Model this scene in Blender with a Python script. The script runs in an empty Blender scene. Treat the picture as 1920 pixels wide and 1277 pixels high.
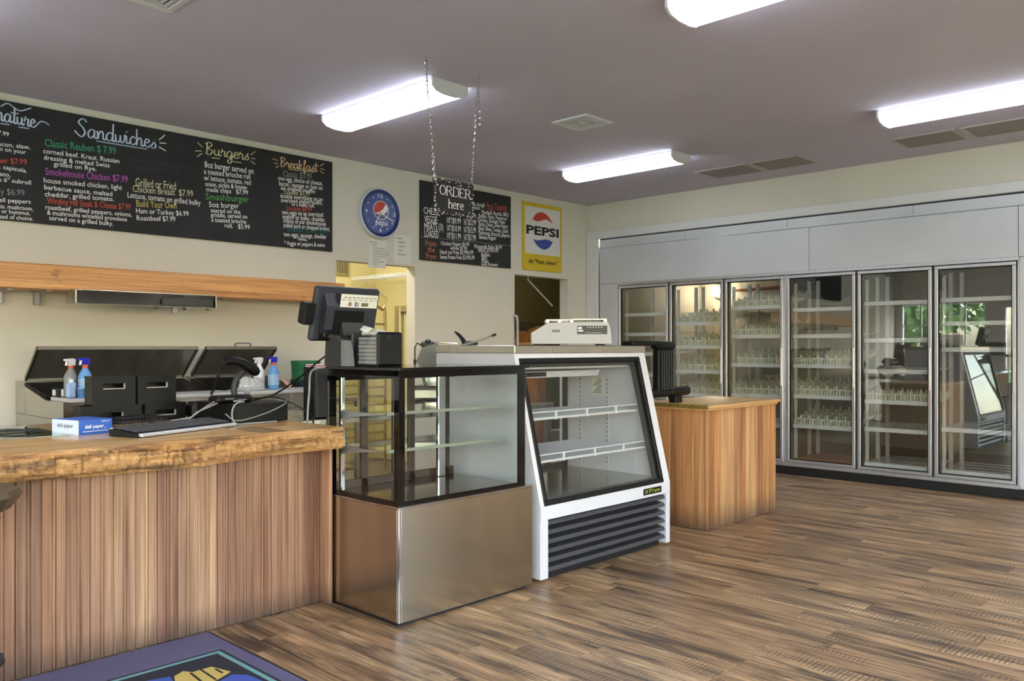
import bpy, bmesh, math, random
from mathutils import Vector, Matrix

# ------------------------------------------------------------------ camera, sky, exposure
sc = bpy.context.scene
COL = sc.collection
random.seed(7)
PI = math.pi
CAM_H = 1.30
cam_d = bpy.data.cameras.new('camera'); cam = bpy.data.objects.new('camera', cam_d); COL.objects.link(cam)
cam.location = (0, 0, CAM_H)
cam.rotation_euler = (PI/2, 0, math.radians(43.87 - 90))
cam_d.sensor_width = 36; cam_d.lens = 36*1571/1920; cam_d.shift_y = 13/1920
cam_d.clip_start = 0.05; cam_d.clip_end = 300
sc.camera = cam

SKY_STRENGTH = 1.75
LAMP = 7.0            # radiance of the fluorescent lenses
world = bpy.data.worlds.new('sky'); sc.world = world; world.use_nodes = True
wn = world.node_tree.nodes; wl = world.node_tree.links
sky = wn.new('ShaderNodeTexSky'); sky.sky_type = 'NISHITA'; sky.sun_disc = False
sky.sun_elevation = math.radians(48); sky.sun_rotation = math.radians(200); sky.air_density = 1.3; sky.dust_density = 3.0
wl.new(sky.outputs[0], wn['Background'].inputs[0]); wn['Background'].inputs[1].default_value = SKY_STRENGTH
vs = sc.view_settings
sc.display_settings.display_device = 'sRGB'
vs.view_transform = 'Standard'; vs.look = 'None'; vs.gamma = 1.0; vs.use_curve_mapping = False
vs.exposure = 0.74
try:
    sc.cycles.transparent_max_bounces = 32; sc.cycles.max_bounces = 10; sc.cycles.glossy_bounces = 5
    sc.cycles.diffuse_bounces = 5; sc.cycles.transmission_bounces = 8
    sc.cycles.sample_clamp_indirect = 6.0
except Exception: pass

# ------------------------------------------------------------------ helpers
def lin(c):
    c /= 255.0
    return c/12.92 if c <= 0.04045 else ((c+0.055)/1.055)**2.4
def rgb(r, g, b): return (lin(r), lin(g), lin(b), 1.0)

class MB:
    """collects geometry, becomes ONE mesh"""
    def __init__(s): s.v = []; s.f = []; s.m = []; s.cur = 0
    def add(s, vs_, fs):
        o = len(s.v); s.v += [tuple(p) for p in vs_]
        for f in fs: s.f.append([i+o for i in f]); s.m.append(s.cur)
        return s
    def mat(s, i): s.cur = i; return s
    def box(s, x0, x1, y0, y1, z0, z1, b=0.0):
        if x1 < x0: x0, x1 = x1, x0
        if y1 < y0: y0, y1 = y1, y0
        if z1 < z0: z0, z1 = z1, z0
        if b <= 0:
            v = [(x, y, z) for z in (z0, z1) for y in (y0, y1) for x in (x0, x1)]
            return s.add(v, [(0,2,3,1),(4,5,7,6),(0,1,5,4),(2,6,7,3),(0,4,6,2),(1,3,7,5)])
        b = min(b, (x1-x0)*.49, (y1-y0)*.49, (z1-z0)*.49)
        vv = []; idx = {}
        X = (x0, x1); Y = (y0, y1); Z = (z0, z1); sg = (1, -1)
        for i in (0,1):
            for j in (0,1):
                for k in (0,1):
                    for a in 'xyz':
                        p = [X[i]+sg[i]*b, Y[j]+sg[j]*b, Z[k]+sg[k]*b]
                        p['xyz'.index(a)] = (X[i], Y[j], Z[k])['xyz'.index(a)]
                        idx[(i,j,k,a)] = len(vv); vv.append(tuple(p))
        F = []
        for i in (0,1): F.append([idx[(i,0,0,'x')], idx[(i,1,0,'x')], idx[(i,1,1,'x')], idx[(i,0,1,'x')]])
        for j in (0,1): F.append([idx[(0,j,0,'y')], idx[(1,j,0,'y')], idx[(1,j,1,'y')], idx[(0,j,1,'y')]])
        for k in (0,1): F.append([idx[(0,0,k,'z')], idx[(1,0,k,'z')], idx[(1,1,k,'z')], idx[(0,1,k,'z')]])
        for i in (0,1):
            for j in (0,1): F.append([idx[(i,j,0,'x')], idx[(i,j,1,'x')], idx[(i,j,1,'y')], idx[(i,j,0,'y')]])
            for k in (0,1): F.append([idx[(i,0,k,'x')], idx[(i,1,k,'x')], idx[(i,1,k,'z')], idx[(i,0,k,'z')]])
        for j in (0,1):
            for k in (0,1): F.append([idx[(0,j,k,'y')], idx[(1,j,k,'y')], idx[(1,j,k,'z')], idx[(0,j,k,'z')]])
        for i in (0,1):
            for j in (0,1):
                for k in (0,1): F.append([idx[(i,j,k,'x')], idx[(i,j,k,'y')], idx[(i,j,k,'z')]])
        return s.add(vv, F)
    def prism(s, poly, axis, a0, a1):
        """polygon in the two other axes (in xyz order) extruded along axis"""
        def P(p, a):
            if axis == 'x': return (a, p[0], p[1])
            if axis == 'y': return (p[0], a, p[1])
            return (p[0], p[1], a)
        n = len(poly); v = [P(p, a0) for p in poly]+[P(p, a1) for p in poly]
        F = [list(range(n)), list(range(n, 2*n))]+[(i, (i+1) % n, n+(i+1) % n, n+i) for i in range(n)]
        return s.add(v, F)
    def tube(s, pts, r, n=8, closed=False, caps=True):
        pts = [Vector(p) for p in pts]; m = len(pts); rr = r if isinstance(r, (list, tuple)) else [r]*m
        rings = []; up = None
        for i, p in enumerate(pts):
            a = pts[(i-1) % m] if (closed or i > 0) else p
            b = pts[(i+1) % m] if (closed or i < m-1) else p
            d = (b-a).normalized() if (b-a).length > 1e-9 else Vector((0,0,1))
            if up is None:
                t = Vector((0,0,1)) if abs(d.z) < .9 else Vector((1,0,0))
                up = (t-d*t.dot(d)).normalized()
            else:
                up = up-d*up.dot(d)
                up = up.normalized() if up.length > 1e-6 else d.orthogonal().normalized()
            sd = d.cross(up)
            rings.append([p+(up*math.cos(2*PI*k/n)+sd*math.sin(2*PI*k/n))*rr[i] for k in range(n)])
        v = [q for R_ in rings for q in R_]; F = []
        for i in range(m if closed else m-1):
            j = (i+1) % m
            for k in range(n): F.append((i*n+k, i*n+(k+1) % n, j*n+(k+1) % n, j*n+k))
        if not closed and caps: F += [list(range(n)), list(range((m-1)*n, m*n))]
        return s.add(v, F)
    def lathe(s, prof, c=(0,0,0), n=20, axis='z'):
        v = []; F = []
        for r, h in prof:
            for k in range(n):
                a = 2*PI*k/n; x, y = r*math.cos(a), r*math.sin(a)
                q = {'z': (x, y, h), 'y': (x, h, y), 'x': (h, x, y)}[axis]
                v.append((c[0]+q[0], c[1]+q[1], c[2]+q[2]))
        m = len(prof)
        for i in range(m-1):
            for k in range(n): F.append((i*n+k, i*n+(k+1) % n, (i+1)*n+(k+1) % n, (i+1)*n+k))
        F += [list(range(n)), list(range((m-1)*n, m*n))]
        return s.add(v, F)
    def poly(s, pts): return s.add(pts, [list(range(len(pts)))])
    def xf(s, M):
        s.v = [tuple(M @ Vector(p)) for p in s.v]; return s
    def cat(s, o):
        k = len(s.v); s.v += o.v
        for f, m in zip(o.f, o.m): s.f.append([i+k for i in f]); s.m.append(m if o.m and max(o.m) else s.cur)
        return s
def rect_frame(mb, axis, a0, a1, u0, u1, v0, v1, w, b=0.0):
    """four bars of a rectangular frame; axis = normal, u/v = the other two"""
    def bx(p0, p1, q0, q1):
        if axis == 'x': mb.box(a0, a1, p0, p1, q0, q1, b)
        elif axis == 'y': mb.box(p0, p1, a0, a1, q0, q1, b)
        else: mb.box(p0, p1, q0, q1, a0, a1, b)
    bx(u0, u1, v0, v0+w); bx(u0, u1, v1-w, v1); bx(u0, u0+w, v0+w, v1-w); bx(u1-w, u1, v0+w, v1-w)
    return mb

MWD = {}
def mesh_of(name, mb, mats, smooth=None):
    me = bpy.data.meshes.new(name); me.from_pydata(mb.v, [], mb.f)
    if not isinstance(mats, (list, tuple)): mats = [mats]
    for m in mats: me.materials.append(m)
    if len(mats) > 1:
        me.polygons.foreach_set('material_index', mb.m)
    bm = bmesh.new(); bm.from_mesh(me); bmesh.ops.recalc_face_normals(bm, faces=bm.faces); bm.to_mesh(me); bm.free()
    if smooth:
        me.polygons.foreach_set('use_smooth', [True]*len(me.polygons)); me.set_sharp_from_angle(angle=math.radians(smooth))
    me.update(); return me
def tag(o, label=None, cat=None, group=None, kind=None):
    if label: o['label'] = label
    if cat: o['category'] = cat
    if group: o['group'] = group
    if kind: o['kind'] = kind
    return o
def thing(name, label, cat, loc=(0,0,0), rz=0.0, group=None):
    o = bpy.data.objects.new(name, None); COL.objects.link(o); o.empty_display_size = .1
    o.location = loc; o.rotation_euler = (0, 0, rz)
    MWD[o.name] = Matrix.Translation(loc) @ Matrix.Rotation(rz, 4, 'Z')
    return tag(o, label, cat, group)
def part(name, mb, mat, parent, local=False, smooth=None, label=None, kind=None):
    M = MWD[parent.name]
    if not local: mb.xf(M.inverted())
    o = bpy.data.objects.new(name, mesh_of(name, mb, mat, smooth)); COL.objects.link(o); o.parent = parent
    MWD[o.name] = M
    return tag(o, label, kind=kind)
def top(name, mb, mat, label=None, cat=None, group=None, kind=None, smooth=None):
    xs = [p[0] for p in mb.v]; ys = [p[1] for p in mb.v]; zs = [p[2] for p in mb.v]
    c = Vector(((min(xs)+max(xs))/2, (min(ys)+max(ys))/2, min(zs)))
    mb.xf(Matrix.Translation(-c))
    o = bpy.data.objects.new(name, mesh_of(name, mb, mat, smooth)); COL.objects.link(o); o.location = c
    MWD[o.name] = Matrix.Translation(c)
    return tag(o, label, cat, group, kind)
def inst(name, me, parent, loc, rot=None):
    o = bpy.data.objects.new(name, me); COL.objects.link(o); o.parent = parent; o.location = loc
    if rot: o.rotation_euler = rot
    return o
def smoothpath(P, k=6, closed=False):
    P = [Vector(p) for p in P]; n = len(P); out = []
    for i in range(n if closed else n-1):
        p0 = P[(i-1) % n] if (closed or i > 0) else P[i]; p1 = P[i]; p2 = P[(i+1) % n]
        p3 = P[(i+2) % n] if (closed or i < n-2) else P[(i+1) % n]
        for j in range(k):
            t = j/k
            out.append(0.5*((2*p1)+(p2-p0)*t+(2*p0-5*p1+4*p2-p3)*t*t+(3*p1-p0-3*p2+p3)*t**3))
    if not closed: out.append(P[-1])
    return out

# ------------------------------------------------------------------ materials
MATS = {}
def newmat(name):
    m = bpy.data.materials.new(name); m.use_nodes = True
    nt = m.node_tree; return m, nt.nodes, nt.links, nt.nodes['Principled BSDF']
def setp(b, **k):
    for n, v in k.items():
        n = {'rough': 'Roughness', 'metal': 'Metallic', 'spec': 'Specular IOR Level', 'coat': 'Coat Weight', 'trans': 'Transmission Weight', 'alpha': 'Alpha', 'ior': 'IOR'}.get(n, n)
        b.inputs[n].default_value = v
def plain(name, c, rough=.6, metal=0.0, var=0.0, vscale=6.0, bump=0.0, bscale=60.0, stretch=(1,1,1), rvar=0.0, coat=0.0):
    if name in MATS: return MATS[name]
    m, N, L, b = newmat(name); setp(b, rough=rough, metal=metal, coat=coat); b.inputs['Base Color'].default_value = c
    if var or bump or rvar:
        tc = N.new('ShaderNodeTexCoord'); mp = N.new('ShaderNodeMapping'); mp.inputs['Scale'].default_value = stretch
        L.new(tc.outputs['Object'], mp.inputs[0])
    if var or rvar:
        no = N.new('ShaderNodeTexNoise'); no.inputs['Scale'].default_value = vscale; no.inputs['Detail'].default_value = 6
        L.new(mp.outputs[0], no.inputs['Vector'])
    if var:
        mr = N.new('ShaderNodeMapRange'); mr.inputs[3].default_value = 1-var; mr.inputs[4].default_value = 1+var
        mr.inputs[1].default_value = .3; mr.inputs[2].default_value = .7
        L.new(no.outputs[0], mr.inputs[0])
        mx = N.new('ShaderNodeVectorMath'); mx.operation = 'SCALE'; mx.inputs[0].default_value = c[:3]
        L.new(mr.outputs[0], mx.inputs['Scale']); L.new(mx.outputs[0], b.inputs['Base Color'])
    if rvar:
        m2 = N.new('ShaderNodeMapRange'); m2.inputs[1].default_value = .3; m2.inputs[2].default_value = .7
        m2.inputs[3].default_value = max(.02, rough-rvar); m2.inputs[4].default_value = min(1, rough+rvar)
        L.new(no.outputs[0], m2.inputs[0]); L.new(m2.outputs[0], b.inputs['Roughness'])
    if bump:
        n2 = N.new('ShaderNodeTexNoise'); n2.inputs['Scale'].default_value = bscale; n2.inputs['Detail'].default_value = 3
        L.new(mp.outputs[0], n2.inputs['Vector']); bp = N.new('ShaderNodeBump'); bp.inputs['Strength'].default_value = bump
        bp.inputs['Distance'].default_value = .01; L.new(n2.outputs[0], bp.inputs['Height']); L.new(bp.outputs[0], b.inputs['Normal'])
    MATS[name] = m; return m
def emit(name, c, s):
    m, N, L, b = newmat(name); b.inputs['Base Color'].default_value = c; b.inputs['Emission Color'].default_value = c
    b.inputs['Emission Strength'].default_value = s; setp(b, rough=.4); MATS[name] = m; return m
def glass(name, tint=(.93,.97,.95,1), base=.05, k=1.0, rough=0.0):
    m, N, L, b = newmat(name); N.remove(b); out = N['Material Output']
    t = N.new('ShaderNodeBsdfTransparent'); t.inputs[0].default_value = tint
    g = N.new('ShaderNodeBsdfGlossy'); g.inputs['Roughness'].default_value = rough; g.inputs[0].default_value = (.95,.97,1,1)
    lw = N.new('ShaderNodeLayerWeight'); lw.inputs[0].default_value = .5
    pw = N.new('ShaderNodeMath'); pw.operation = 'POWER'; pw.inputs[1].default_value = 4.5; L.new(lw.outputs['Facing'], pw.inputs[0])
    mr = N.new('ShaderNodeMapRange'); mr.inputs[3].default_value = base; mr.inputs[4].default_value = k; L.new(pw.outputs[0], mr.inputs[0])
    mx = N.new('ShaderNodeMixShader'); L.new(mr.outputs[0], mx.inputs[0]); L.new(t.outputs[0], mx.inputs[1]); L.new(g.outputs[0], mx.inputs[2])
    L.new(mx.outputs[0], out.inputs[0]); MATS[name] = m; return m
def wood(name, stops, axis='z', across=14.0, along=0.9, rough=.5, tints=None, bump=.15, coat=0.0, knots=None, saw=False, dirt=None, fine=(.72, 1.12)):
    """grain noise stretched along one axis, a tint per object, optional knots, saw marks and a grubby foot (dirt = height)"""
    m, N, L, b = newmat(name); setp(b, rough=rough, coat=coat)
    if coat: b.inputs['Coat Roughness'].default_value = .12
    tc = N.new('ShaderNodeTexCoord'); oi = N.new('ShaderNodeObjectInfo')
    off = N.new('ShaderNodeVectorMath'); off.operation = 'SCALE'; off.inputs[0].default_value = (13.1, 7.7, 9.3)
    L.new(oi.outputs['Random'], off.inputs['Scale'])
    ad = N.new('ShaderNodeVectorMath'); ad.operation = 'ADD'; L.new(tc.outputs['Object'], ad.inputs[0]); L.new(off.outputs[0], ad.inputs[1])
    def mapped(ac, al):
        mp = N.new('ShaderNodeMapping'); s_ = [ac]*3; s_['xyz'.index(axis)] = al; mp.inputs['Scale'].default_value = s_
        L.new(ad.outputs[0], mp.inputs[0]); return mp.outputs[0]
    n1 = N.new('ShaderNodeTexNoise'); n1.inputs['Scale'].default_value = 1; n1.inputs['Detail'].default_value = 7; n1.inputs['Roughness'].default_value = .62
    n1.inputs['Distortion'].default_value = .5
    L.new(mapped(across, along), n1.inputs['Vector'])
    cr = N.new('ShaderNodeValToRGB'); e = cr.color_ramp.elements
    while len(e) < len(stops): e.new(.5)
    for el, (p, c) in zip(e, stops): el.position = p; el.color = c
    L.new(n1.outputs[0], cr.inputs[0]); col = cr.outputs[0]
    n2 = N.new('ShaderNodeTexNoise'); n2.inputs['Scale'].default_value = 1; n2.inputs['Detail'].default_value = 4
    L.new(mapped(across*7, along*2.2), n2.inputs['Vector'])
    def mul(colr, fac_out, lo, hi, f0, f1):
        mr = N.new('ShaderNodeMapRange'); mr.inputs[1].default_value = f0; mr.inputs[2].default_value = f1
        mr.inputs[3].default_value = lo; mr.inputs[4].default_value = hi; L.new(fac_out, mr.inputs[0])
        mx = N.new('ShaderNodeVectorMath'); mx.operation = 'SCALE'; L.new(colr, mx.inputs[0]); L.new(mr.outputs[0], mx.inputs['Scale'])
        return mx.outputs[0]
    col = mul(col, n2.outputs[0], fine[0], fine[1], .35, .62)
    if tints:
        tr = N.new('ShaderNodeValToRGB'); te = tr.color_ramp.elements
        while len(te) < len(tints): te.new(.5)
        for i, (el, c) in enumerate(zip(te, tints)): el.position = i/max(1, len(tints)-1); el.color = c
        wn_ = N.new('ShaderNodeTexWhiteNoise'); wn_.noise_dimensions = '1D'
        L.new(oi.outputs['Random'], wn_.inputs['W']); L.new(wn_.outputs['Value'], tr.inputs[0])
        mx = N.new('ShaderNodeMix'); mx.data_type = 'RGBA'; mx.blend_type = 'MULTIPLY'; mx.inputs[0].default_value = 1
        L.new(col, mx.inputs[6]); L.new(tr.outputs[0], mx.inputs[7]); col = mx.outputs[2]
    def darken(colr, fac, c):
        mx = N.new('ShaderNodeMix'); mx.data_type = 'RGBA'; L.new(fac, mx.inputs[0]); L.new(colr, mx.inputs[6]); mx.inputs[7].default_value = c
        return mx.outputs[2]
    def ramp01(src, a, b_):
        mr = N.new('ShaderNodeMapRange'); mr.inputs[1].default_value = a; mr.inputs[2].default_value = b_; L.new(src, mr.inputs[0]); return mr.outputs[0]
    def mult(a, b_):
        q = N.new('ShaderNodeMath'); q.operation = 'MULTIPLY'; L.new(a, q.inputs[0])
        if isinstance(b_, float): q.inputs[1].default_value = b_
        else: L.new(b_, q.inputs[1])
        return q.outputs[0]
    if knots:
        sc_, thr, kc, st = knots
        n3 = N.new('ShaderNodeTexNoise'); n3.inputs['Scale'].default_value = 1; n3.inputs['Detail'].default_value = 5; n3.inputs['Roughness'].default_value = .7
        L.new(mapped(sc_, sc_*st), n3.inputs['Vector'])
        col = darken(col, mult(ramp01(n3.outputs[0], thr, thr+.12), .8), kc)
    if saw:
        wv = N.new('ShaderNodeTexWave'); wv.inputs['Scale'].default_value = 1; wv.inputs['Distortion'].default_value = 4.5; wv.inputs['Detail'].default_value = 2
        wv.bands_direction = axis.upper()
        L.new(mapped(2.0, 16.0), wv.inputs['Vector'])
        n4 = N.new('ShaderNodeTexNoise'); n4.inputs['Scale'].default_value = 1; n4.inputs['Detail'].default_value = 3
        L.new(mapped(8.0, 1.6), n4.inputs['Vector'])
        col = darken(col, mult(mult(ramp01(wv.outputs[0], .62, .8), ramp01(n4.outputs[0], .52, .58)), .7), rgb(54,46,40))
    if dirt:
        sp = N.new('ShaderNodeSeparateXYZ'); L.new(tc.outputs['Object'], sp.inputs[0])
        h = ramp01(sp.outputs['Z'], dirt, 0.0)
        col = darken(col, mult(mult(h, ramp01(n2.outputs[0], .22, .5)), .85), rgb(62,52,44))
    L.new(col, b.inputs['Base Color'])
    if bump:
        bp = N.new('ShaderNodeBump'); bp.inputs['Strength'].default_value = bump; bp.inputs['Distance'].default_value = .004
        L.new(n2.outputs[0], bp.inputs['Height']); L.new(bp.outputs[0], b.inputs['Normal'])
    MATS[name] = m; return m

M_ceil = plain('ceiling_paint', rgb(190,186,206), .95, var=.04, vscale=1.2, bump=.1, bscale=120)
M_wall = plain('cream_wall_paint', rgb(211,206,195), .85, var=.03, vscale=1.5, bump=.06, bscale=150)
M_kitchen = plain('yellow_wall_paint', rgb(210,200,146), .8, var=.04, vscale=1.5)
M_olive = plain('olive_wall_paint', rgb(120,108,70), .85, var=.05, vscale=1.5)
M_trim = plain('white_trim_paint', rgb(216,216,220), .5, var=.02, vscale=4)
M_panel = plain('grey_embossed_panel', rgb(200,203,210), .45, .15, var=.05, vscale=2.0, bump=.12, bscale=300)
M_alu = plain('brushed_aluminium', rgb(196,196,202), .38, .85, var=.06, vscale=30, stretch=(1,1,.05))
M_black = plain('black_plastic', rgb(10,10,12), .45, var=.1, vscale=20); M_black.node_tree.nodes['Principled BSDF'].inputs['Specular IOR Level'].default_value = .25
M_blackgl = plain('black_gloss', rgb(7,7,8), .10)
M_border = plain('black_glass_border', rgb(5,5,6), .6); M_border.node_tree.nodes['Principled BSDF'].inputs['Specular IOR Level'].default_value = .0
M_kick = plain('black_kick_paint', rgb(17,17,20), .5, var=.25, vscale=8)
M_dkgrey = plain('dark_grey_plastic', rgb(42,43,46), .5, var=.05, vscale=20)
M_grey = plain('grey_plastic', rgb(120,120,124), .5)
M_steel = plain('stainless_steel', rgb(190,186,178), .24, 1.0, var=.06, vscale=5, stretch=(1,1,.15), rvar=.06)
M_steel2 = plain('stainless_panel', rgb(190,182,166), .20, 1.0, var=.07, vscale=3.0, stretch=(1.5,1.5,.4), bump=.05, bscale=3.5)
M_chrome = plain('chrome', rgb(205,205,208), .1, 1.0)
M_white = plain('white_enamel', rgb(206,206,214), .35, var=.03, vscale=3)
M_offwhite = plain('off_white_plastic', rgb(184,183,184), .45)
M_shelfw = plain('white_coated_wire', rgb(214,214,206), .5)
M_plast = plain('milky_plastic', rgb(226,226,206), .45)
M_paper = plain('paper', rgb(220,220,212), .9)
M_chalk = plain('chalkboard', rgb(34,34,38), .75, var=.35, vscale=3.5)
M_chalk2 = plain('chalkboard_sign', rgb(24,22,30), .6, var=.3, vscale=8)
INK = {k: plain('chalk_'+k, rgb(*c), .9) for k, c in dict(white=(246,246,246), red=(205,88,70), grey=(140,146,146), green=(60,170,120),
        green2=(96,170,100), magenta=(196,92,196), cream=(214,208,172), yellow=(214,190,110), teal=(40,110,104), orange=(190,120,84), faint=(58,58,62),
        blue=(196,210,236), tan=(222,190,150), lemon=(222,216,170)).items()}
M_ink = plain('black_ink', rgb(30,30,32), .8)
M_gap = plain('joint_shadow_gap', rgb(40,38,38), .9)
G_door = glass('cooler_door_glass', (.93,.945,.93,1), .115)
G_case = glass('case_glass', (.975,.987,.98,1), .022)
G_win = glass('window_glass', (.95,.97,.97,1), .05)
G_edge = plain('glass_edge', rgb(132,140,130), .2)
W_board = wood('fir_beadboard', [(.28, rgb(122,92,76)), (.5, rgb(172,138,114)), (.72, rgb(202,168,140))], 'z', 20, .7, .5,
               [rgb(255,248,240), rgb(190,166,160), rgb(255,250,240), rgb(166,142,136), rgb(240,222,208)], dirt=.12)
W_box = wood('oiled_fir_boards', [(.28, rgb(152,112,76)), (.5, rgb(200,158,114)), (.72, rgb(226,190,146))], 'z', 22, .7, .5,
             [rgb(255,250,240), rgb(196,164,142), rgb(255,240,220), rgb(208,176,150), rgb(248,228,204)], dirt=.17)
W_boxtop = wood('varnished_top_boards', [(.25, rgb(160,116,68)), (.5, rgb(206,162,106)), (.8, rgb(226,190,134))], 'x', 16, .9, .35, coat=.2)
W_slab = wood('live_edge_slab_top', [(.25, rgb(146,108,66)), (.5, rgb(194,154,102)), (.8, rgb(220,184,130))], 'x', 9, .7, .22, coat=.5, bump=.03)
W_edge = wood('live_edge_bark', [(.34, rgb(92,60,36)), (.45, rgb(166,122,74)), (.62, rgb(194,152,100)), (.8, rgb(212,174,122))], 'x', 28, 2.4, .6, bump=1.0, knots=(14.0, .53, rgb(62,42,30), .20))
W_shelf = wood('knotty_pine', [(.25, rgb(158,104,58)), (.5, rgb(202,144,88)), (.8, rgb(224,172,114))], 'x', 16, .8, .45, coat=.1, knots=(14.0, .60, rgb(92,54,32), .3))
W_floor = wood('weathered_floor_plank', [(.33, rgb(72,62,54)), (.43, rgb(138,115,91)), (.56, rgb(176,148,116)), (.72, rgb(202,174,140))], 'y', 13, 1.3, .38,
               [rgb(255,250,244), rgb(214,206,200), rgb(255,246,232), rgb(234,222,212)], bump=.12, knots=(7.5, .555, rgb(52,45,41), .26), saw=True, fine=(.56, 1.34))
W_seat = wood('dark_seat_wood', [(.3, rgb(64,52,36)), (.7, rgb(92,78,56))], 'x', 14, 1.2, .4)
W_cab = wood('orange_cabinet_wood', [(.3, rgb(128,74,30)), (.7, rgb(176,112,54))], 'z', 14, 1.0, .4)

# ------------------------------------------------------------------ the room shell
X0, X1, Y0, Y1, ZC = -2.3, 8.155, -2.6, 6.54, 3.057
def struct(name, mb, mat): return top(name, mb, mat, kind='structure')
struct('ceiling', MB().box(X0-.15, X1+.15, Y0-.15, Y1+.15, ZC, ZC+.15), M_ceil)
# menu wall with two doorways
D1 = (4.455, 5.394, 2.11); D2 = (6.845, 7.78, 2.125); WT = .13
w = MB()
for a, b_, z0 in ((X0-.15, D1[0], 0), (D1[0], D1[1], D1[2]), (D1[1], D2[0], 0), (D2[0], D2[1], D2[2]), (D2[1], X1+.15, 0)):
    w.box(a, b_, Y1, Y1+WT, z0, ZC)
struct('wall_menu', w, M_wall)
# cooler wall: cream band above and beside the cooler front
CY0, CY1 = 1.45, 6.367
w = MB().box(X1, X1+.13, Y0-.15, Y1, 2.70, ZC).box(X1, X1+.13, Y0-.15, CY0-.12, 0, 2.70).box(X1, X1+.13, CY1+.10, Y1, 0, 2.70)
struct('wall_cooler_side', w, M_wall)
t = MB().box(X1-.022, X1+.01, CY0-.13, Y1-.005, 2.63, 2.72, .004).box(X1-.022, X1+.01, CY1, Y1-.005, 0, 2.63, .004).box(X1-.022, X1+.01, CY0-.13, CY0, 0, 2.63, .004)

struct('trim_1', t, M_trim)
# wall with the window and glass door (left end of the room), seen in the cooler doors' reflections
WY = (4.75, 6.45, .80, 2.25); GD = (3.65, 4.50, 0.0, 2.15); WB = (-1.9, 2.9, .55, 2.5)
w = MB()
for a, b_, z0, z1 in ((Y0-.15, WB[0], 0, ZC), (WB[0], WB[1], 0, WB[2]), (WB[0], WB[1], WB[3], ZC), (WB[1], GD[0], 0, ZC), (GD[0], GD[1], GD[3], ZC), (GD[1], WY[0], 0, ZC), (WY[0], WY[1], 0, WY[2]), (WY[0], WY[1], WY[3], ZC), (WY[1], Y1, 0, ZC)):
    w.box(X0-.15, X0, a, b_, z0, z1)
struct('wall_entrance', w, M_wall)
def window(name, axis, a, u0, u1, v0, v1, nu, nv):
    o = thing(name, None, None); o['kind'] = 'structure'
    part('window_frame', rect_frame(MB(), axis, a-.05, a+.05, u0, u1, v0, v1, .06, .005), M_trim, o)
    for i in range(1, nu):
        u = u0+(u1-u0)*i/nu; m = MB()
        (m.box(a-.02, a+.02, u-.012, u+.012, v0+.06, v1-.06) if axis == 'x' else m.box(u-.012, u+.012, a-.02, a+.02, v0+.06, v1-.06))
        part('muntin', m, M_trim, o)
    for i in range(1, nv):
        v = v0+(v1-v0)*i/nv; m = MB()
        (m.box(a-.019, a+.019, u0+.06, u1-.06, v-.012, v+.012) if axis == 'x' else m.box(u0+.06, u1-.06, a-.019, a+.019, v-.012, v+.012))
        part('muntin', m, M_trim, o)
    m = MB(); (m.box(a-.003, a+.003, u0+.05, u1-.05, v0+.05, v1-.05) if axis == 'x' else m.box(u0+.05, u1-.05, a-.003, a+.003, v0+.05, v1-.05))
    part('pane', m, G_win, o)
    return o
window('window_1', 'x', X0-.07, *WY, 4, 3); window('window_5', 'x', X0-.07, *WB, 4, 2)  # the wide one is added, out of view, to daylight the cooler wall
d = window('door_1', 'x', X0-.07, *GD, 1, 1)
part('door_handle', MB().tube([(X0+.02, GD[0]+.12, .95), (X0+.07, GD[0]+.12, 1.0), (X0+.07, GD[0]+.12, 1.25), (X0+.02, GD[0]+.12, 1.3)], .012), M_chrome, d)
# storefront wall behind the camera
w = MB(); BW = [(-1.7, 1.1), (1.9, 4.7), (5.2, 6.75)]; ed = X0-.15
for a, b_ in BW:
    w.box(ed, a, Y0-.15, Y0, 0, ZC); w.box(a, b_, Y0-.15, Y0, 0, .75); w.box(a, b_, Y0-.15, Y0, 2.45, ZC); ed = b_
w.box(ed, X1+.15, Y0-.15, Y0, 0, ZC)
struct('wall_storefront', w, M_wall)
for i, (a, b_) in enumerate(BW): window('window_%d' % (i+2), 'y', Y0-.07, a, b_, .75, 2.45, 3, 2)

# floor: every plank in view is a part, the planks out of view are one joined part
floor = top('floor', MB().box(X0-.15, X1+.15, Y0-.15, Y1+.15, -.08, -.012), M_gap, kind='structure')
MF = MWD[floor.name]
PW, PLN = .162, 1.22
fwd = Vector((math.cos(math.radians(43.87)), math.sin(math.radians(43.87)), 0)); rgt = Vector((fwd.y, -fwd.x, 0))
def seen(x, y):
    v = Vector((x, y, 0)); w_ = v.dot(fwd)
    if w_ < .3: return 0
    px = 960+1571*v.dot(rgt)/w_; py = 651.5+1571*CAM_H/w_
    return 1/w_ if (-60 < px < 1980 and py < 1330) else 0
HID = lambda x, y: y > 3.75 or (y > 3.2 and x < 5.15 and x > 1.9)
full = []; rest = MB(); shared = {}
c = 0; x = X0
while x < X1-.001:
    x2 = min(x+PW, X1); rr = random.Random(c*31+5); y = Y0-rr.random()*PLN
    while y < Y1:
        a, b_ = max(y, Y0), min(y+PLN, Y1)
        if b_-a > .02:
            s_ = max(seen(x+PW/2, a+(b_-a)*q) for q in (0, .25, .5, .75, 1))
            vis = s_ > 0 and not all(HID(x+PW/2, a+(b_-a)*q) for q in (0, .5, 1))
            full.append((s_ if vis else 0, x, x2, a, b_))
        y += PLN
    x = x2; c += 1
full.sort(reverse=True)
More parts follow.
